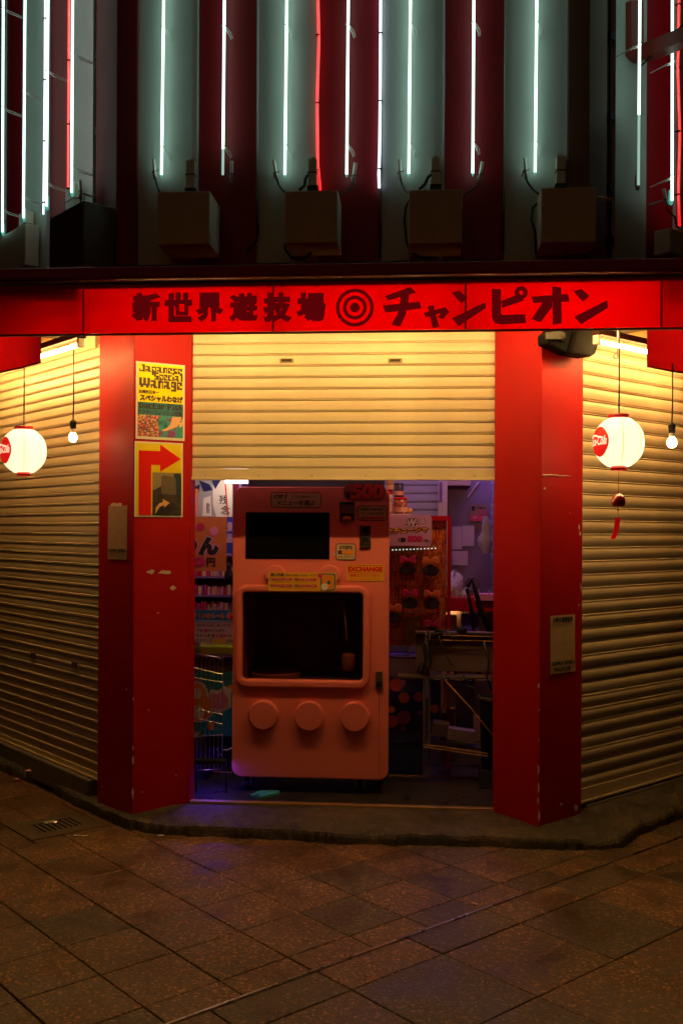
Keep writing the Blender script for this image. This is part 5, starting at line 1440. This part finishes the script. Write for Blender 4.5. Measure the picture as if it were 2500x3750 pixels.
part(MB().tube([FR.hit(1752,1765,2.29)[0:1]+(2.29,)+FR.hit(1752,1765,2.29)[1:2], FR.hit(1712,1820,2.29)[0:1]+(2.29,)+FR.hit(1712,1820,2.29)[1:2]], .006, 6), 'stay', M_BOXG, pt)
a = FR.hit(1637, 1762, 2.25); c = FR.hit(1722, 1778, 2.25)
part(MB().box(a[0], c[0], 2.2, 2.299, c[1], a[1]+.04), 'door_closer', mat('closer', (.55,.4,.3), .5), pt)
t, q = card(1721,1849,1782,1910, 2.28, mat('dim_poster', (.30,.18,.10), .6), 'wall_poster', 'small dim red and tan poster on the lilac partition', 'poster')
cpoly(t, q, M_MAG, [(.03,.60),(.97,.60),(.97,.97),(.03,.97)], 'red_field'); cpoly(t, q, M_INK, [(.05,.08),(.30,.08),(.25,.35),(.1,.38)], 'dark_shape')
ctx(t, q, M_INK, 'ご案内', .34, .92, .1, .25, .02); ctx(t, q, M_MAG, '三本勝', .34, .92, .3, .55, .02, 1); ctx(t, q, M_SKIN, 'お願いします', .12, .9, .68, .82, .01, 2)
for i, (a, b_, c, d) in enumerate(((1655,1928,1690,2012),(1692,1925,1735,2000),(1655,2018,1712,2070))):
    card(a, b_, c, d, 2.285, mat('note_paper', (.5,.42,.46), .7), 'paper_note', ['curling paper note at the left of the lilac partition','pale paper note in the middle of the lilac partition','lowest dark paper note on the lilac partition'][i], 'note', th=.002)
# plastic bag hanging right
cx, cz = FR.hit(1778, 1945, 1.9)
vs = []; n_, m_ = 12, 8
for j in range(m_+1):
    a = j/m_; rr = (.012+.035*math.sin(a*2.6))*(1+.25*math.sin(a*11))
    for i in range(n_):
        t_ = 2*math.pi*i/n_
        vs.append((cx+rr*math.cos(t_)*(1+.3*math.sin(3*t_+j)), 1.9+rr*.6*math.sin(t_), cz+.12-.30*a))
solo(MB().raw(vs, [(j*n_+i, j*n_+(i+1) % n_, (j+1)*n_+(i+1) % n_, (j+1)*n_+i) for j in range(m_) for i in range(n_)]), 'plastic_bag', mat('milky_bag', (.5,.5,.55), .3, trans=.3), 'crumpled pale plastic bag hanging by the right door edge', 'bag', FR, (cx, 1.9, cz), True)
# goods rack with hairbands
VR = .95
ra0, rz1 = FR.hit(1400, 1888, VR); ra1, rz0 = FR.hit(1648, 2368, VR)
rk = thing('goods_rack', 'red framed wire rack of glowing hairbands and glittery foil right of the vending machine', 'rack', FR, (ra0+ra1)/2, VR, SILL)
M_FOIL = printed('foil', [(.06,.005,.004),(.30,.03,.01),(.62,.13,.02),(.85,.34,.05),(.22,.02,.01)], 1, rough=.25, kind='NOISE', stretch=(150,150,9))
part(MB().box(ra0, ra1-.03, VR+.02, VR+.03, rz0, rz1-.03), 'foil_panel', M_FOIL, rk)
fr_w = .026
part(MB().box(ra1-fr_w, ra1, VR-.01, VR+.015, SILL, rz1), 'upright', M_RED, rk)
part(MB().box(ra0, ra1-fr_w-.001, VR-.01, VR+.015, rz1-fr_w-.01, rz1), 'top_bar', M_RED, rk)
part(MB().box(ra0-.03, ra0-.001, VR-.01, VR+.015, SILL, rz1), 'upright', M_RED, rk)
for k in range(9):
    z = rz0+(rz1-rz0)*(k+.5)/9.5
    part(MB().tube([(ra0+(ra1-.03-ra0)*i/8, VR-.004-.01*math.sin(i/8*math.pi), z-.012*math.sin(i/8*math.pi)) for i in range(9)], .0018, 5), 'rack_wire', M_CABLE, rk)
# hanging foil strips
for k in range(46):
    x = random.uniform(ra0, ra1-.04); z = random.uniform(rz0+.05, rz1-.06); l_ = random.uniform(.04,.13)
    m_ = random.choice([M_FOIL, M_GOLD, M_REDP, M_ORANGE, mat('foil_gold', (.9,.5,.1), .18, .9)])
    part(MB().raw([(x,VR+.012,z),(x+.007,VR+.008,z),(x+.009,VR+.010,z-l_),(x+.001,VR+.014,z-l_)], [(0,1,2,3)]), 'foil_strip', m_, rk)
def hairband(px, py, bow, label):
    x, z = FR.hit(px, py, VR-.03)
    t = thing('hairband', label, 'hairband', FR, x, VR-.03, z, 'bow hairbands hung on the goods rack')
    for s_ in (-1, 1):
        pts = [(x, z+.052), (x+s_*.028, z+.078), (x+s_*.055, z+.072), (x+s_*.060, z+.035), (x+s_*.050, z+.018), (x+s_*.022, z+.034), (x, z+.040)]
        if s_ < 0: pts = pts[::-1]
        part(MB().prism(pts, VR-.045, VR-.025), 'bow', bow, t, bevel=.005)
    part(MB().disc(x, z+.046, .012, VR-.052, VR-.024, 12), 'bow_knot', bow, t)
    pts = [(x+.062*math.cos(R(a)), z-.035+.05*math.sin(R(a))) for a in range(0, 360, 20)]
    pts = [(x-.060,z-.008),(x-.04,z+.006),(x,z+.026),(x+.04,z+.006),(x+.060,z-.008),(x+.052,z-.048),(x+.02,z-.060),(x-.02,z-.060),(x-.052,z-.048)]
    part(MB().prism(pts, VR-.040, VR-.020), 'sequin_ear', mat('black_sequin', (.025,.018,.02), .25, .4, bump=1, bscale=260), t, bevel=.008)
    part(MB().tube([(x-.04,VR-.03,z-.05),(x-.05,VR-.03,z-.08),(x,VR-.035,z-.10),(x+.05,VR-.03,z-.08),(x+.04,VR-.03,z-.05)], .003, 6), 'band', M_BLACK, t, True)
M_BP = mat('bow_pink', (.55,.03,.12), .5); M_BO = mat('bow_orange', (.75,.24,.06), .5)
for px, py, m_, lab in ((1492,2075,M_BP,'pink bow hairband with black sequins, upper left on the rack'),(1575,2078,M_BO,'orange bow hairband with black sequins, upper right on the rack'),(1500,2198,M_BP,'pink bow hairband with black sequins, middle left on the rack'),
                        (1580,2200,M_BO,'orange bow hairband with black sequins, middle right on the rack'),(1585,2310,M_BP,'pink bow hairband at the bottom right of the rack'),(1438,2250,M_BO,'orange bow hairband half hidden behind the vending machine')):
    hairband(px, py, m_, lab)
# bamboo drum look at the rack's foot: gold foil sheaf
a = FR.hit(1478, 2250, VR-.02); c = FR.hit(1535, 2360, VR-.02)
gs = thing('foil_sheaf', 'sheaf of gold foil streamers at the foot of the goods rack', 'streamers', FR, a[0], VR-.02, c[1])
for k in range(16):
    x = a[0]+(c[0]-a[0])*k/16
    part(MB().box(x, x+(c[0]-a[0])/17, VR-.022-random.uniform(0,.006), VR-.016, c[1]+random.uniform(0,.01), a[1]-random.uniform(0,.03)), 'streamer', mat('foil_gold', (.9,.5,.1), .18, .9), gs)
# fairy lights across the rack
fl_ = thing('fairy_lights', 'row of tiny white lights across the goods rack', 'fairy lights', FR, ra0, VR-.04, FR.hit(1500,2010,VR)[1])
wire = []
for k in range(13):
    x, z = FR.hit(1437+k*13, 2014-k*.5, VR-.05); wire.append((x, VR-.05, z))
    part(MB().lathe([(0,.005),(.004,.002),(.004,-.002),(0,-.005)], (x, VR-.055, z), 8), 'led', emit('fairy', (.8,1.0,.75), 1.3), fl_)
part(MB().tube(wire, .0015, 5), 'wire', M_CABLE, fl_)
# glowing hairband sign
a0, c1 = FR.hit(1415, 1886, VR-.06); a1, c0 = FR.hit(1580, 2000, VR-.06)
hs = thing('hairband_sign', 'pale lilac price sign with 光るカチューシャ and 500 on the goods rack', 'sign', FR, a0, VR-.06, c0)
part(MB().prism(rrect(a0, a1, c0, c1, .03), VR-.062, VR-.058), 'board', mat('sign_lilac', (.62,.42,.52), .6), hs)
q = (a0, a1, c0, c1, VR-.062)
ctx(hs, q, M_INK, '光', .40, .70, .10, .40, .09, .7); ctx(hs, q, M_WHITE, '光', .41, .69, .12, .39, .04, 1.4)
ctx(hs, q, M_INK, 'る', .72, .86, .10, .28, .07, .7); ctx(hs, q, M_WHITE, 'る', .73, .85, .11, .27, .03, 1.4)
ctx(hs, q, M_INK, 'カチューシャ', -.02, .94, .42, .66, .10, .7, skew=.02); ctx(hs, q, M_GOLD, 'カチューシャ', .0, .92, .44, .64, .045, 1.4, skew=.02)
ctx(hs, q, M_INK, '1個', .26, .42, .72, .88, .03, 1); ctx(hs, q, M_MAG, '500', .46, .80, .66, .87, .06, 1); ctx(hs, q, M_INK, 'YEN', .82, .93, .78, .87, .02, 1)
# snack jars on top of the rack
tp = thing('rack_shelf', 'narrow shelf above the goods rack', 'shelf', FR, ra0+.1, VR+.1, rz1)
part(MB().box(ra0-.03, ra0+.20, VR+.016, VR+.22, rz1+.001, rz1+.012), 'board', M_WHITE, tp)
part(MB().box(ra0-.028, ra0-.02, VR+.05, VR+.2, SILL, rz1), 'leg', M_BOXG, tp); part(MB().box(ra0+.185, ra0+.195, VR+.05, VR+.2, SILL, rz1), 'leg', M_BOXG, tp)
def jar(px, py0, py1, r, m, lid, label, y=VR+.10):
    x, zt_ = FR.hit(px, py0, y); zb_ = FR.hit(px, py1, y)[1]
    if label.startswith('big') or label.startswith('stacked low'): zb_ = rz1+.0125
    h_ = zt_-zb_
    t = thing('snack_jar', label, 'jar', FR, x, y, zb_, 'snack jars above the goods rack')
    part(MB().lathe([(0,0),(r,0),(r,h_*.8),(r*.85,h_*.86),(r*.85,h_*.87)], (x,y,zb_), 20), 'jar_body', m, t, True)
    part(MB().lathe([(r*.92,h_*.865),(r*.95,h_*.87),(r*.95,h_),(0,h_)], (x,y,zb_), 20), 'lid', lid, t, True)
    part(MB().lathe([(r+.0015,h_*.12),(r+.0015,h_*.42)], (x,y,zb_), 20), 'jar_label', M_SKIN, t, True)
jar(1466, 1822, 1884, .050, printed('sweets', [(.5,.2,.05),(.6,.1,.08),(.7,.5,.2),(.3,.1,.05)], 60), M_REDP, 'big jar of sweets with a red lid above the goods rack')
jar(1422, 1800, 1884, .030, printed('sweets2', [(.7,.6,.3),(.6,.2,.08),(.8,.7,.5)], 50), M_REDP, 'stacked lower jar half hidden by the vending machine')
jar(1460, 1770, 1820, .034, mat('dark_jar', (.05,.05,.09), .3), M_INK, 'dark jar stacked on the big red lidded one')
jar(1428, 1748, 1799, .026, printed('sweets3', [(.6,.3,.1),(.5,.05,.05),(.2,.35,.1)], 60), M_REDP, 'small jar stacked highest beside the vending machine')
x, z = FR.hit(1500, 1868, VR+.10)
solo(MB().lathe([(0,.022),(.016,.016),(.022,0),(.016,-.016),(0,-.022)], (x, VR+.1, rz1+.035), 16), 'candy_ball', M_GOLD, 'yellow and red candy ball beside the jars', 'candy', FR, (x, VR+.1, rz1+.013), True)
# red counter with the sequinned hat
rc = thing('red_counter', 'red topped counter inside on the right under the sequinned hat', 'counter', FR, 1.1, 1.7, SILL)
xa, _ = FR.hit(1600, 2200, 1.6); xb = xa+.9
zt_ = FR.hit(1680, 2188, 1.6)[1]; zm_ = FR.hit(1680, 2240, 1.6)[1]
part(MB().box(xa, xb, 1.6, 2.15, zm_, zt_), 'counter_top', M_RED, rc, bevel=.006)
part(MB().box(xa, xb, 2.0, 2.14, SILL, zm_-.001), 'counter_back', mat('counter_back', (.5,.35,.3), .6), rc)
part(MB().box(xa, xa+.03, 1.62, 1.999, SILL, zm_-.001), 'counter_side', M_PURP, rc)
a = FR.hit(1672, 2292, 1.75)
solo(MB().box(xa+.04, a[0], 1.75, 1.95, SILL+.3, zm_-.04), 'lit_box', mat('cream_box', (.8,.6,.3), .5), 'cream box on the shelf below the red counter top', 'box', FR, (xa+.1, 1.8, SILL+.3))
t = thing('added_counter_lamp', 'small warm lamp added at the back under the red counter top', 'lamp', FR, xa+.12, 1.96, zm_-.03)  # lamp added for warm light under the counter, half hidden by the box
part(MB().box(xa+.05, xa+.19, 1.962, 1.985, zm_-.03, zm_-.006), 'diffuser', emit('added_counter_lamp', (1.0,.55,.2), 5), t)
c = FR.hit(1725, 2290, 1.68)
solo(MB().box(c[0]-.08, c[0]+.06, 1.68, 1.74, c[1]-.12, c[1]+.09), 'blue_packet', mat('blue_packet', (.12,.08,.5), .4), 'blue violet packet standing below the red counter', 'packet', FR, (c[0], 1.68, c[1]))
def sequin(px, py, rx_, rz_, label):
    x, z = FR.hit(px, py, 1.72)
    vs = []; n_, m_ = 22, 12
    for j in range(m_+1):
        p_ = math.pi/2*j/m_
        for i in range(n_):
            t_ = 2*math.pi*i/n_; k = 1+.13*math.sin(3*t_+j*.5)+.05*math.sin(7*t_)
            vs.append((x+rx_*math.cos(p_)*math.cos(t_)*k, 1.78+.10*math.cos(p_)*math.sin(t_), zt_+.001+(z-zt_+rz_)*math.sin(p_)*k))
    solo(MB().raw(vs, [(j*n_+i, j*n_+(i+1) % n_, (j+1)*n_+(i+1) % n_, (j+1)*n_+i) for j in range(m_) for i in range(n_)]), 'sequin_hat', mat('silver_sequin', (.42,.36,.28), .25, .75, bump=1.0, bscale=160), label, 'hat', FR, (x, 1.78, zt_), True)
sequin(1668, 2120, .085, .04, 'silver sequinned hat lying on the red counter')
sequin(1700, 2160, .065, .02, 'lower heap of silver sequinned cloth on the red counter')
x, z = FR.hit(1795, 2210, 1.55)
gc = thing('glass_case', 'clear display case at the right end of the red counter', 'case', FR, x, 1.58, zt_)
part(MB().box(x-.12, x+.2, 1.56, 1.72, zt_-.02, zt_+.03), 'base', M_PINKC, gc)
for k in range(3): part(MB().lathe([(.007,0),(.007,.02),(.010,.022),(0,.03)], (x-.09+k*.08, 1.62, zt_+.031), 10), 'knob', M_STEEL, gc, True)
# black folded stand (fan) leaning on the cart
fs_ = thing('folded_stand', 'black folded microphone stand with padded arms leaning against the cart', 'stand', FR, 1.0, .8, .9)
def P3(px, py, y): a = FR.hit(px, py, y); return (a[0], y, a[1])
part(MB().tube([P3(1712,2150,.82), P3(1728,2118,.82), P3(1742,2170,.80), P3(1765,2250,.76), P3(1800,2325,.74)], [.012,.015,.016,.022,.022], 10), 'padded_arm', M_BLACK, fs_, True)
part(MB().tube([P3(1708,2155,.84), P3(1722,2215,.82), P3(1738,2300,.80), P3(1745,2330,.80)], [.012,.013,.022,.018], 10), 'padded_arm', M_BLACK, fs_, True)
part(MB().tube([P3(1742,2300,.78), P3(1762,2400,.74), P3(1755,2470,.74), P3(1720,2505,.74)], .012, 10), 'hose', M_DARK, fs_, True)
part(MB().tube([P3(1695,2330,.76), P3(1670,2390,.75), P3(1662,2440,.74), P3(1668,2480,.74), P3(1700,2500,.74)], .011, 10), 'hose', M_DARK, fs_, True)
part(MB().tube([P3(1720,2340,.76), P3(1740,2420,.74), P3(1752,2440,.74), P3(1770,2360,.74)], .008, 8), 'hose', M_DARK, fs_, True)
cxx, czz = FR.hit(1730, 2140, .86)
part(MB().tube([(cxx+.042*math.cos(R(a)), .86, czz-.0+.048*math.sin(R(a))) for a in range(0, 361, 20)], .007, 8), 'ring', mat('ring_dark', (.10,.08,.05), .4), fs_, True)
# white cart with cables
ct = thing('equipment_cart', 'pale metal cart with shelves and tangled cables at the right of the doorway', 'cart', FR, 1.0, .7, SILL)
M_CART = mat('cart_panel', (.13,.085,.11), .5)
a0, c1 = FR.hit(1521, 2306, .72); a1, c0 = FR.hit(1830, 2462, .72)
part(MB().box(a0, a1, .72, .74, c0, c1-.02), 'upper_panel', M_CART, ct, bevel=.003)
part(MB().box(a0, a1, .66, .76, c1-.019, c1-.008), 'top_rim', M_CART, ct)
for py in (2326, 2343): part(MB().tube([P3(1560,py,.655), P3(1830,py+6,.655)], .0035, 6), 'rail', mat('brass_wire', (.26,.14,.05), .5, .8), ct)
zz = FR.hit(1600, 2472, .70)[1]
part(MB().box(a0-.12, a1, .62, .76, zz-.014, zz), 'shelf', M_BROWN, ct)
for py in (2472, 2490): part(MB().tube([P3(1740,py,.615), P3(1830,py+4,.615)], .003, 6), 'rail', MATS['brass_wire'], ct)
for px in (1552, 1572):
    p_ = P3(px, 2480, .64)
    part(MB().box(p_[0]-.007, p_[0]+.007, .63, .65, SILL+.05, zz-.015), 'leg', M_BROWN, ct)
zl = FR.hit(1600, 2722, .62)[1]; zl2 = FR.hit(1810, 2752, .62)[1]
for dy in (0, -.018): part(MB().tube([P3(1552,2712,.58)[:2]+(zl+dy,), (FR.hit(1830,2750,.58)[0], .50, zl2+dy)], .004, 6), 'rail', MATS['brass_wire'], ct)
part(MB().box(P3(1552,2700,.6)[0], a1, .60, .78, zl-.03, zl-.02), 'lower_shelf', M_BROWN, ct)
t = 0
def bxx(px0, py0, px1, py1, y, d, m, name, label, cat, rot=0):
    b0, e1 = FR.hit(px0, py0, y); b1, e0 = FR.hit(px1, py1, y)
    o = solo(MB().box(b0, b1, y, y+d, e0, e1), name, m, label, cat, FR, ((b0+b1)/2, y, e0), bevel=.004)
    if rot: o.rotation_euler[1] = R(rot)
    return o
bxx(1578,2648,1640,2700,.62,.12,mat('dim_box', (.08,.04,.08), .6),'carton','dim violet carton on the lower shelf of the cart','box',6)
bxx(1636,2672,1735,2718,.56,.10,mat('lilac_box', (.14,.09,.17), .5),'carton','tilted lilac carton on the lower shelf of the cart','box',8)
bxx(1620,2490,1668,2588,.80,.10,mat('white_carton', (.42,.30,.28), .6),'carton','pale carton standing behind the cart','box')
bxx(1668,2490,1732,2690,.85,.12,mat('violet_bag', (.09,.07,.16), .5),'storage_sack','dark violet storage sack behind the cart','sack')
bxx(1732,2490,1800,2620,.95,.05,mat('lilac_board', (.26,.19,.26), .6),'spare_board','lilac board leaning behind the black bin','board')
o = bxx(1616,2488,1632,2612,.78,.004,M_WHITE,'paper_flag','red and white paper flag hanging under the cart shelf','flag',3)
part(MB().box(FR.hit(1621,2500,.777)[0], FR.hit(1627,2500,.777)[0], .7765, .7785, FR.hit(1620,2600,.777)[1], FR.hit(1620,2492,.777)[1]), 'red_band', M_MAG, o)
# polka dot panel
t, q = card(1415,2478,1552,2722, .85, M_NAVY, 'polka_panel', 'navy panel with orange and purple polka dots beside the vending machine', 'panel', th=.012)
part(MB().box(q[0]-.06, q[1], .863, 1.3, SILL, q[3]), 'box_body', M_NAVY, t)
M_DOTP = mat('dot_purple', (.28,.06,.16), .5); M_DOTO = mat('dot_orange', (.60,.16,.03), .5); M_DOTR = mat('dot_red', (.40,.05,.05), .5)
for i, (px, py, r, m_) in enumerate(((1450,2508,24,M_DOTR),(1478,2555,20,M_DOTO),(1532,2552,18,M_DOTP),(1478,2628,26,M_DOTP),(1436,2642,22,M_DOTR),(1472,2500,11,M_DOTP),(1475,2668,10,M_DOTP),(1434,2598,12,M_DOTO),(1536,2610,9,M_DOTP))):
    cx, cz = FR.hit(px, py, .85); part(MB().disc(cx, cz, r/510, .8485-.0006*i, .8496-.0006*i+.0003, 22), 'dot', m_, t)
t, q = card(1572,2484,1610,2646, .90, M_NAVY, 'polka_panel', 'narrow strip of navy polka dot panel behind the cart leg', 'panel', th=.012)
cx, cz = FR.hit(1591, 2596, .9); part(MB().disc(cx, cz, .03, .8985, .8998, 20), 'dot', M_DOTO, t)
a0, c1 = FR.hit(1412, 2410, .9)
solo(MB().lathe([(.0,.0),(.12,.0),(.16,.012),(.165,.02),(.15,.02)], (a0+.12, 1.02, FR.hit(1450,2412,.9)[1]), 28), 'round_tray', M_PURP, 'round purple tray on the ledge above the polka dot panel', 'tray', FR, (a0+.12, 1.02, FR.hit(1450,2412,.9)[1]), True)
part(MB().box(q[0]-.55, q[0], .84, 1.3, FR.hit(1450,2478,.85)[1]+.001, FR.hit(1450,2414,.85)[1]), 'ledge', mat('ledge_violet', (.12,.07,.12), .6), t)
# black bin
x, _ = FR.hit(1805, 2600, .55); zt_ = FR.hit(1790, 2552, .55)[1]; 
bn = thing('waste_bin', 'black waste bin half hidden behind the right door frame', 'bin', FR, x, .58, SILL)
h_ = zt_-SILL-.12
part(MB().lathe([(0,0),(.075,0),(.092,h_)], (x, .58, SILL+.12), 24), 'bin_body', M_BLACK, bn, True)
part(MB().lathe([(.090,h_-.03),(.100,h_-.03),(.100,h_+.004),(.088,h_+.004),(.088,h_-.02)], (x, .58, SILL+.12), 24), 'rim', M_DARK, bn, True)
part(MB().box(x-.09, x+.09, .50, .66, SILL+.001, SILL+.119), 'plinth', M_DARK, bn)
# orange pole and cables
p_ = [P3(1628,2490,.60), P3(1720,2590,.50), P3(1815,2708,.40)]
solo(MB().tube(p_, .0045, 8), 'pole', mat('orange_pole', (.45,.16,.05), .5), 'thin orange pole slanting across the cart to the door frame', 'pole', FR, p_[2], True)
for i, pts in enumerate(([(1562,2310),(1553,2340),(1560,2400),(1548,2440),(1552,2470),(1570,2475)], [(1570,2310),(1580,2350),(1572,2400),(1578,2440),(1560,2460)], [(1562,2330),(1600,2320),(1640,2308),(1690,2312)], [(1606,2328),(1618,2370),(1640,2410),(1655,2440)], [(1565,2312),(1590,2270),(1640,2235),(1710,2178)], [(1715,2180),(1695,2230),(1692,2300)])):
    p_ = [P3(a, c, .63-.004*i) for a, c in pts]
    solo(MB().tube(p_, (.005 if i < 4 else .003), 7), 'cable', M_CABLE, ['black cable hanging in a bundle from the cart top','second black cable in the bundle hanging from the cart','black cable lying along the cart top','black cable with a thick plug hanging on the cart panel','thin black cable rising from the cart to the stand','thin black cable hanging down from the stand'][i], 'cable', FR, p_[0], True)
for i, (pts, r_) in enumerate((([(1560,2335),(1548,2370),(1556,2420),(1545,2465),(1528,2462),(1540,2425)], .006), ([(1575,2318),(1566,2360),(1580,2420),(1562,2468),(1590,2490)], .006),
        ([(1558,2350),(1570,2390),(1556,2430),(1566,2476)], .007), ([(1700,2505),(1730,2520),(1740,2500),(1728,2482),(1702,2486)], .006), ([(1630,2478),(1650,2492),(1690,2488),(1700,2470)], .007),
        ([(1560,2478),(1600,2492),(1640,2480),(1680,2494),(1740,2484)], .006), ([(1770,2350),(1790,2420),(1782,2480),(1800,2530)], .008), ([(1640,2312),(1660,2345),(1650,2372)], .004))):
    p_ = [P3(a, c, .612-.003*i) for a, c in pts]
    solo(MB().tube(p_, r_, 7), 'cable', M_CABLE, ['looped black cable at the left end of the cart','black cable trailing from the cart top to its shelf','short thick black cable in the bundle on the cart','coiled black cable end hanging below the hose','thick black cable bent over the cart shelf edge','black cable lying along the middle shelf of the cart','black hose hanging at the right end of the cart','thin black cable dangling from the cart top rail'][i], 'cable', FR, p_[0], True)
x, z = FR.hit(1690, 2312, .64)
solo(MB().lathe([(0,.03),(.03,.024),(.04,0),(.034,-.01)], (x, .68, z), 18), 'black_plug', M_BLACK, 'round black adapter on the cart top', 'adapter', FR, (x, .68, z), True)
x, z = FR.hit(1605, 2318, .64)
solo(MB().box(x-.028, x+.028, .63, .67, z-.012, z+.02), 'power_brick', M_BLACK, 'black power adapter block on the cart top', 'adapter', FR, (x, .64, z), bevel=.004)
# sliding door tracks in the floor
for i, (pa_, pb_) in enumerate((((1420,2840),(1812,2868)), ((1420,2798),(1812,2800)))):
    a = FR.loc(onz(*pa_, SILL)); c = FR.loc(onz(*pb_, SILL))
    solo(MB().tube([(a[0]-.9, a[1], SILL+.002), (c[0], a[1], SILL+.002)], .004, 6), 'floor_track', MATS['brass_wire'] if i == 0 else M_DARK, 'thin '+('brass' if i == 0 else 'dark')+' floor track running across the shop floor', 'track', FR, (a[0], a[1], SILL))

# ------------------------------------------------------------------ litter
def litter(px, py, z, s, m, name, label):
    p_ = onz(px, py, z); vs = []; n_ = 9
    for j in range(4):
        for i in range(n_):
            a = 2*math.pi*i/n_; r_ = s*(1, .8, .5, .2)[j]*random.uniform(.6, 1.2)
            vs.append((p_.x+r_*math.cos(a), p_.y+r_*math.sin(a)*.8, z+.001+s*.3*j/3*random.uniform(.6, 1.3)))
    solo(MB().raw(vs, [(j*n_+i, j*n_+(i+1) % n_, (j+1)*n_+(i+1) % n_, (j+1)*n_+i) for j in range(3) for i in range(n_)]), name, m, label, 'litter', WORLDF, (p_.x, p_.y, z))
litter(187, 3010, .002, .045, mat('foil_litter', (.6,.55,.45), .25, .6), 'foil_wrapper', 'crumpled shiny foil wrapper on the drain cover')
litter(108, 2822, .075, .03, M_PINKC, 'pink_wrapper', 'small pink wrapper on the kerb at the left')
litter(60, 2852, .02, .022, M_PINKC, 'paper_scrap', 'reddish paper scrap at the kerb edge on the left')
p_ = onz(1726, 3308, .003); q_ = onz(1748, 3316, .003)
solo(MB().tube([tuple(p_+Vector((0,0,.004))), tuple(q_+Vector((0,0,.004)))], .004, 6), 'match_stick', M_SKIN, 'pale stick lying on the paving right of the middle', 'litter', WORLDF, tuple(p_))
for i, (px, py) in enumerate(((283,3060),(310,3062),(325,2886),(590,3060))):
    p_ = onz(px, py, .004 if i != 2 else .09)
    solo(MB().box(p_.x-.018, p_.x+.018, p_.y-.005, p_.y+.005, p_.z, p_.z+.003), 'cigarette_butt', M_WHITE, ['pale scrap on the right part of the drain cover','second pale scrap beside it on the drain cover','pale scrap on the kerb near the left pillar','pale scrap in the kerb crack below the left pillar'][i], 'litter', WORLDF, tuple(p_))
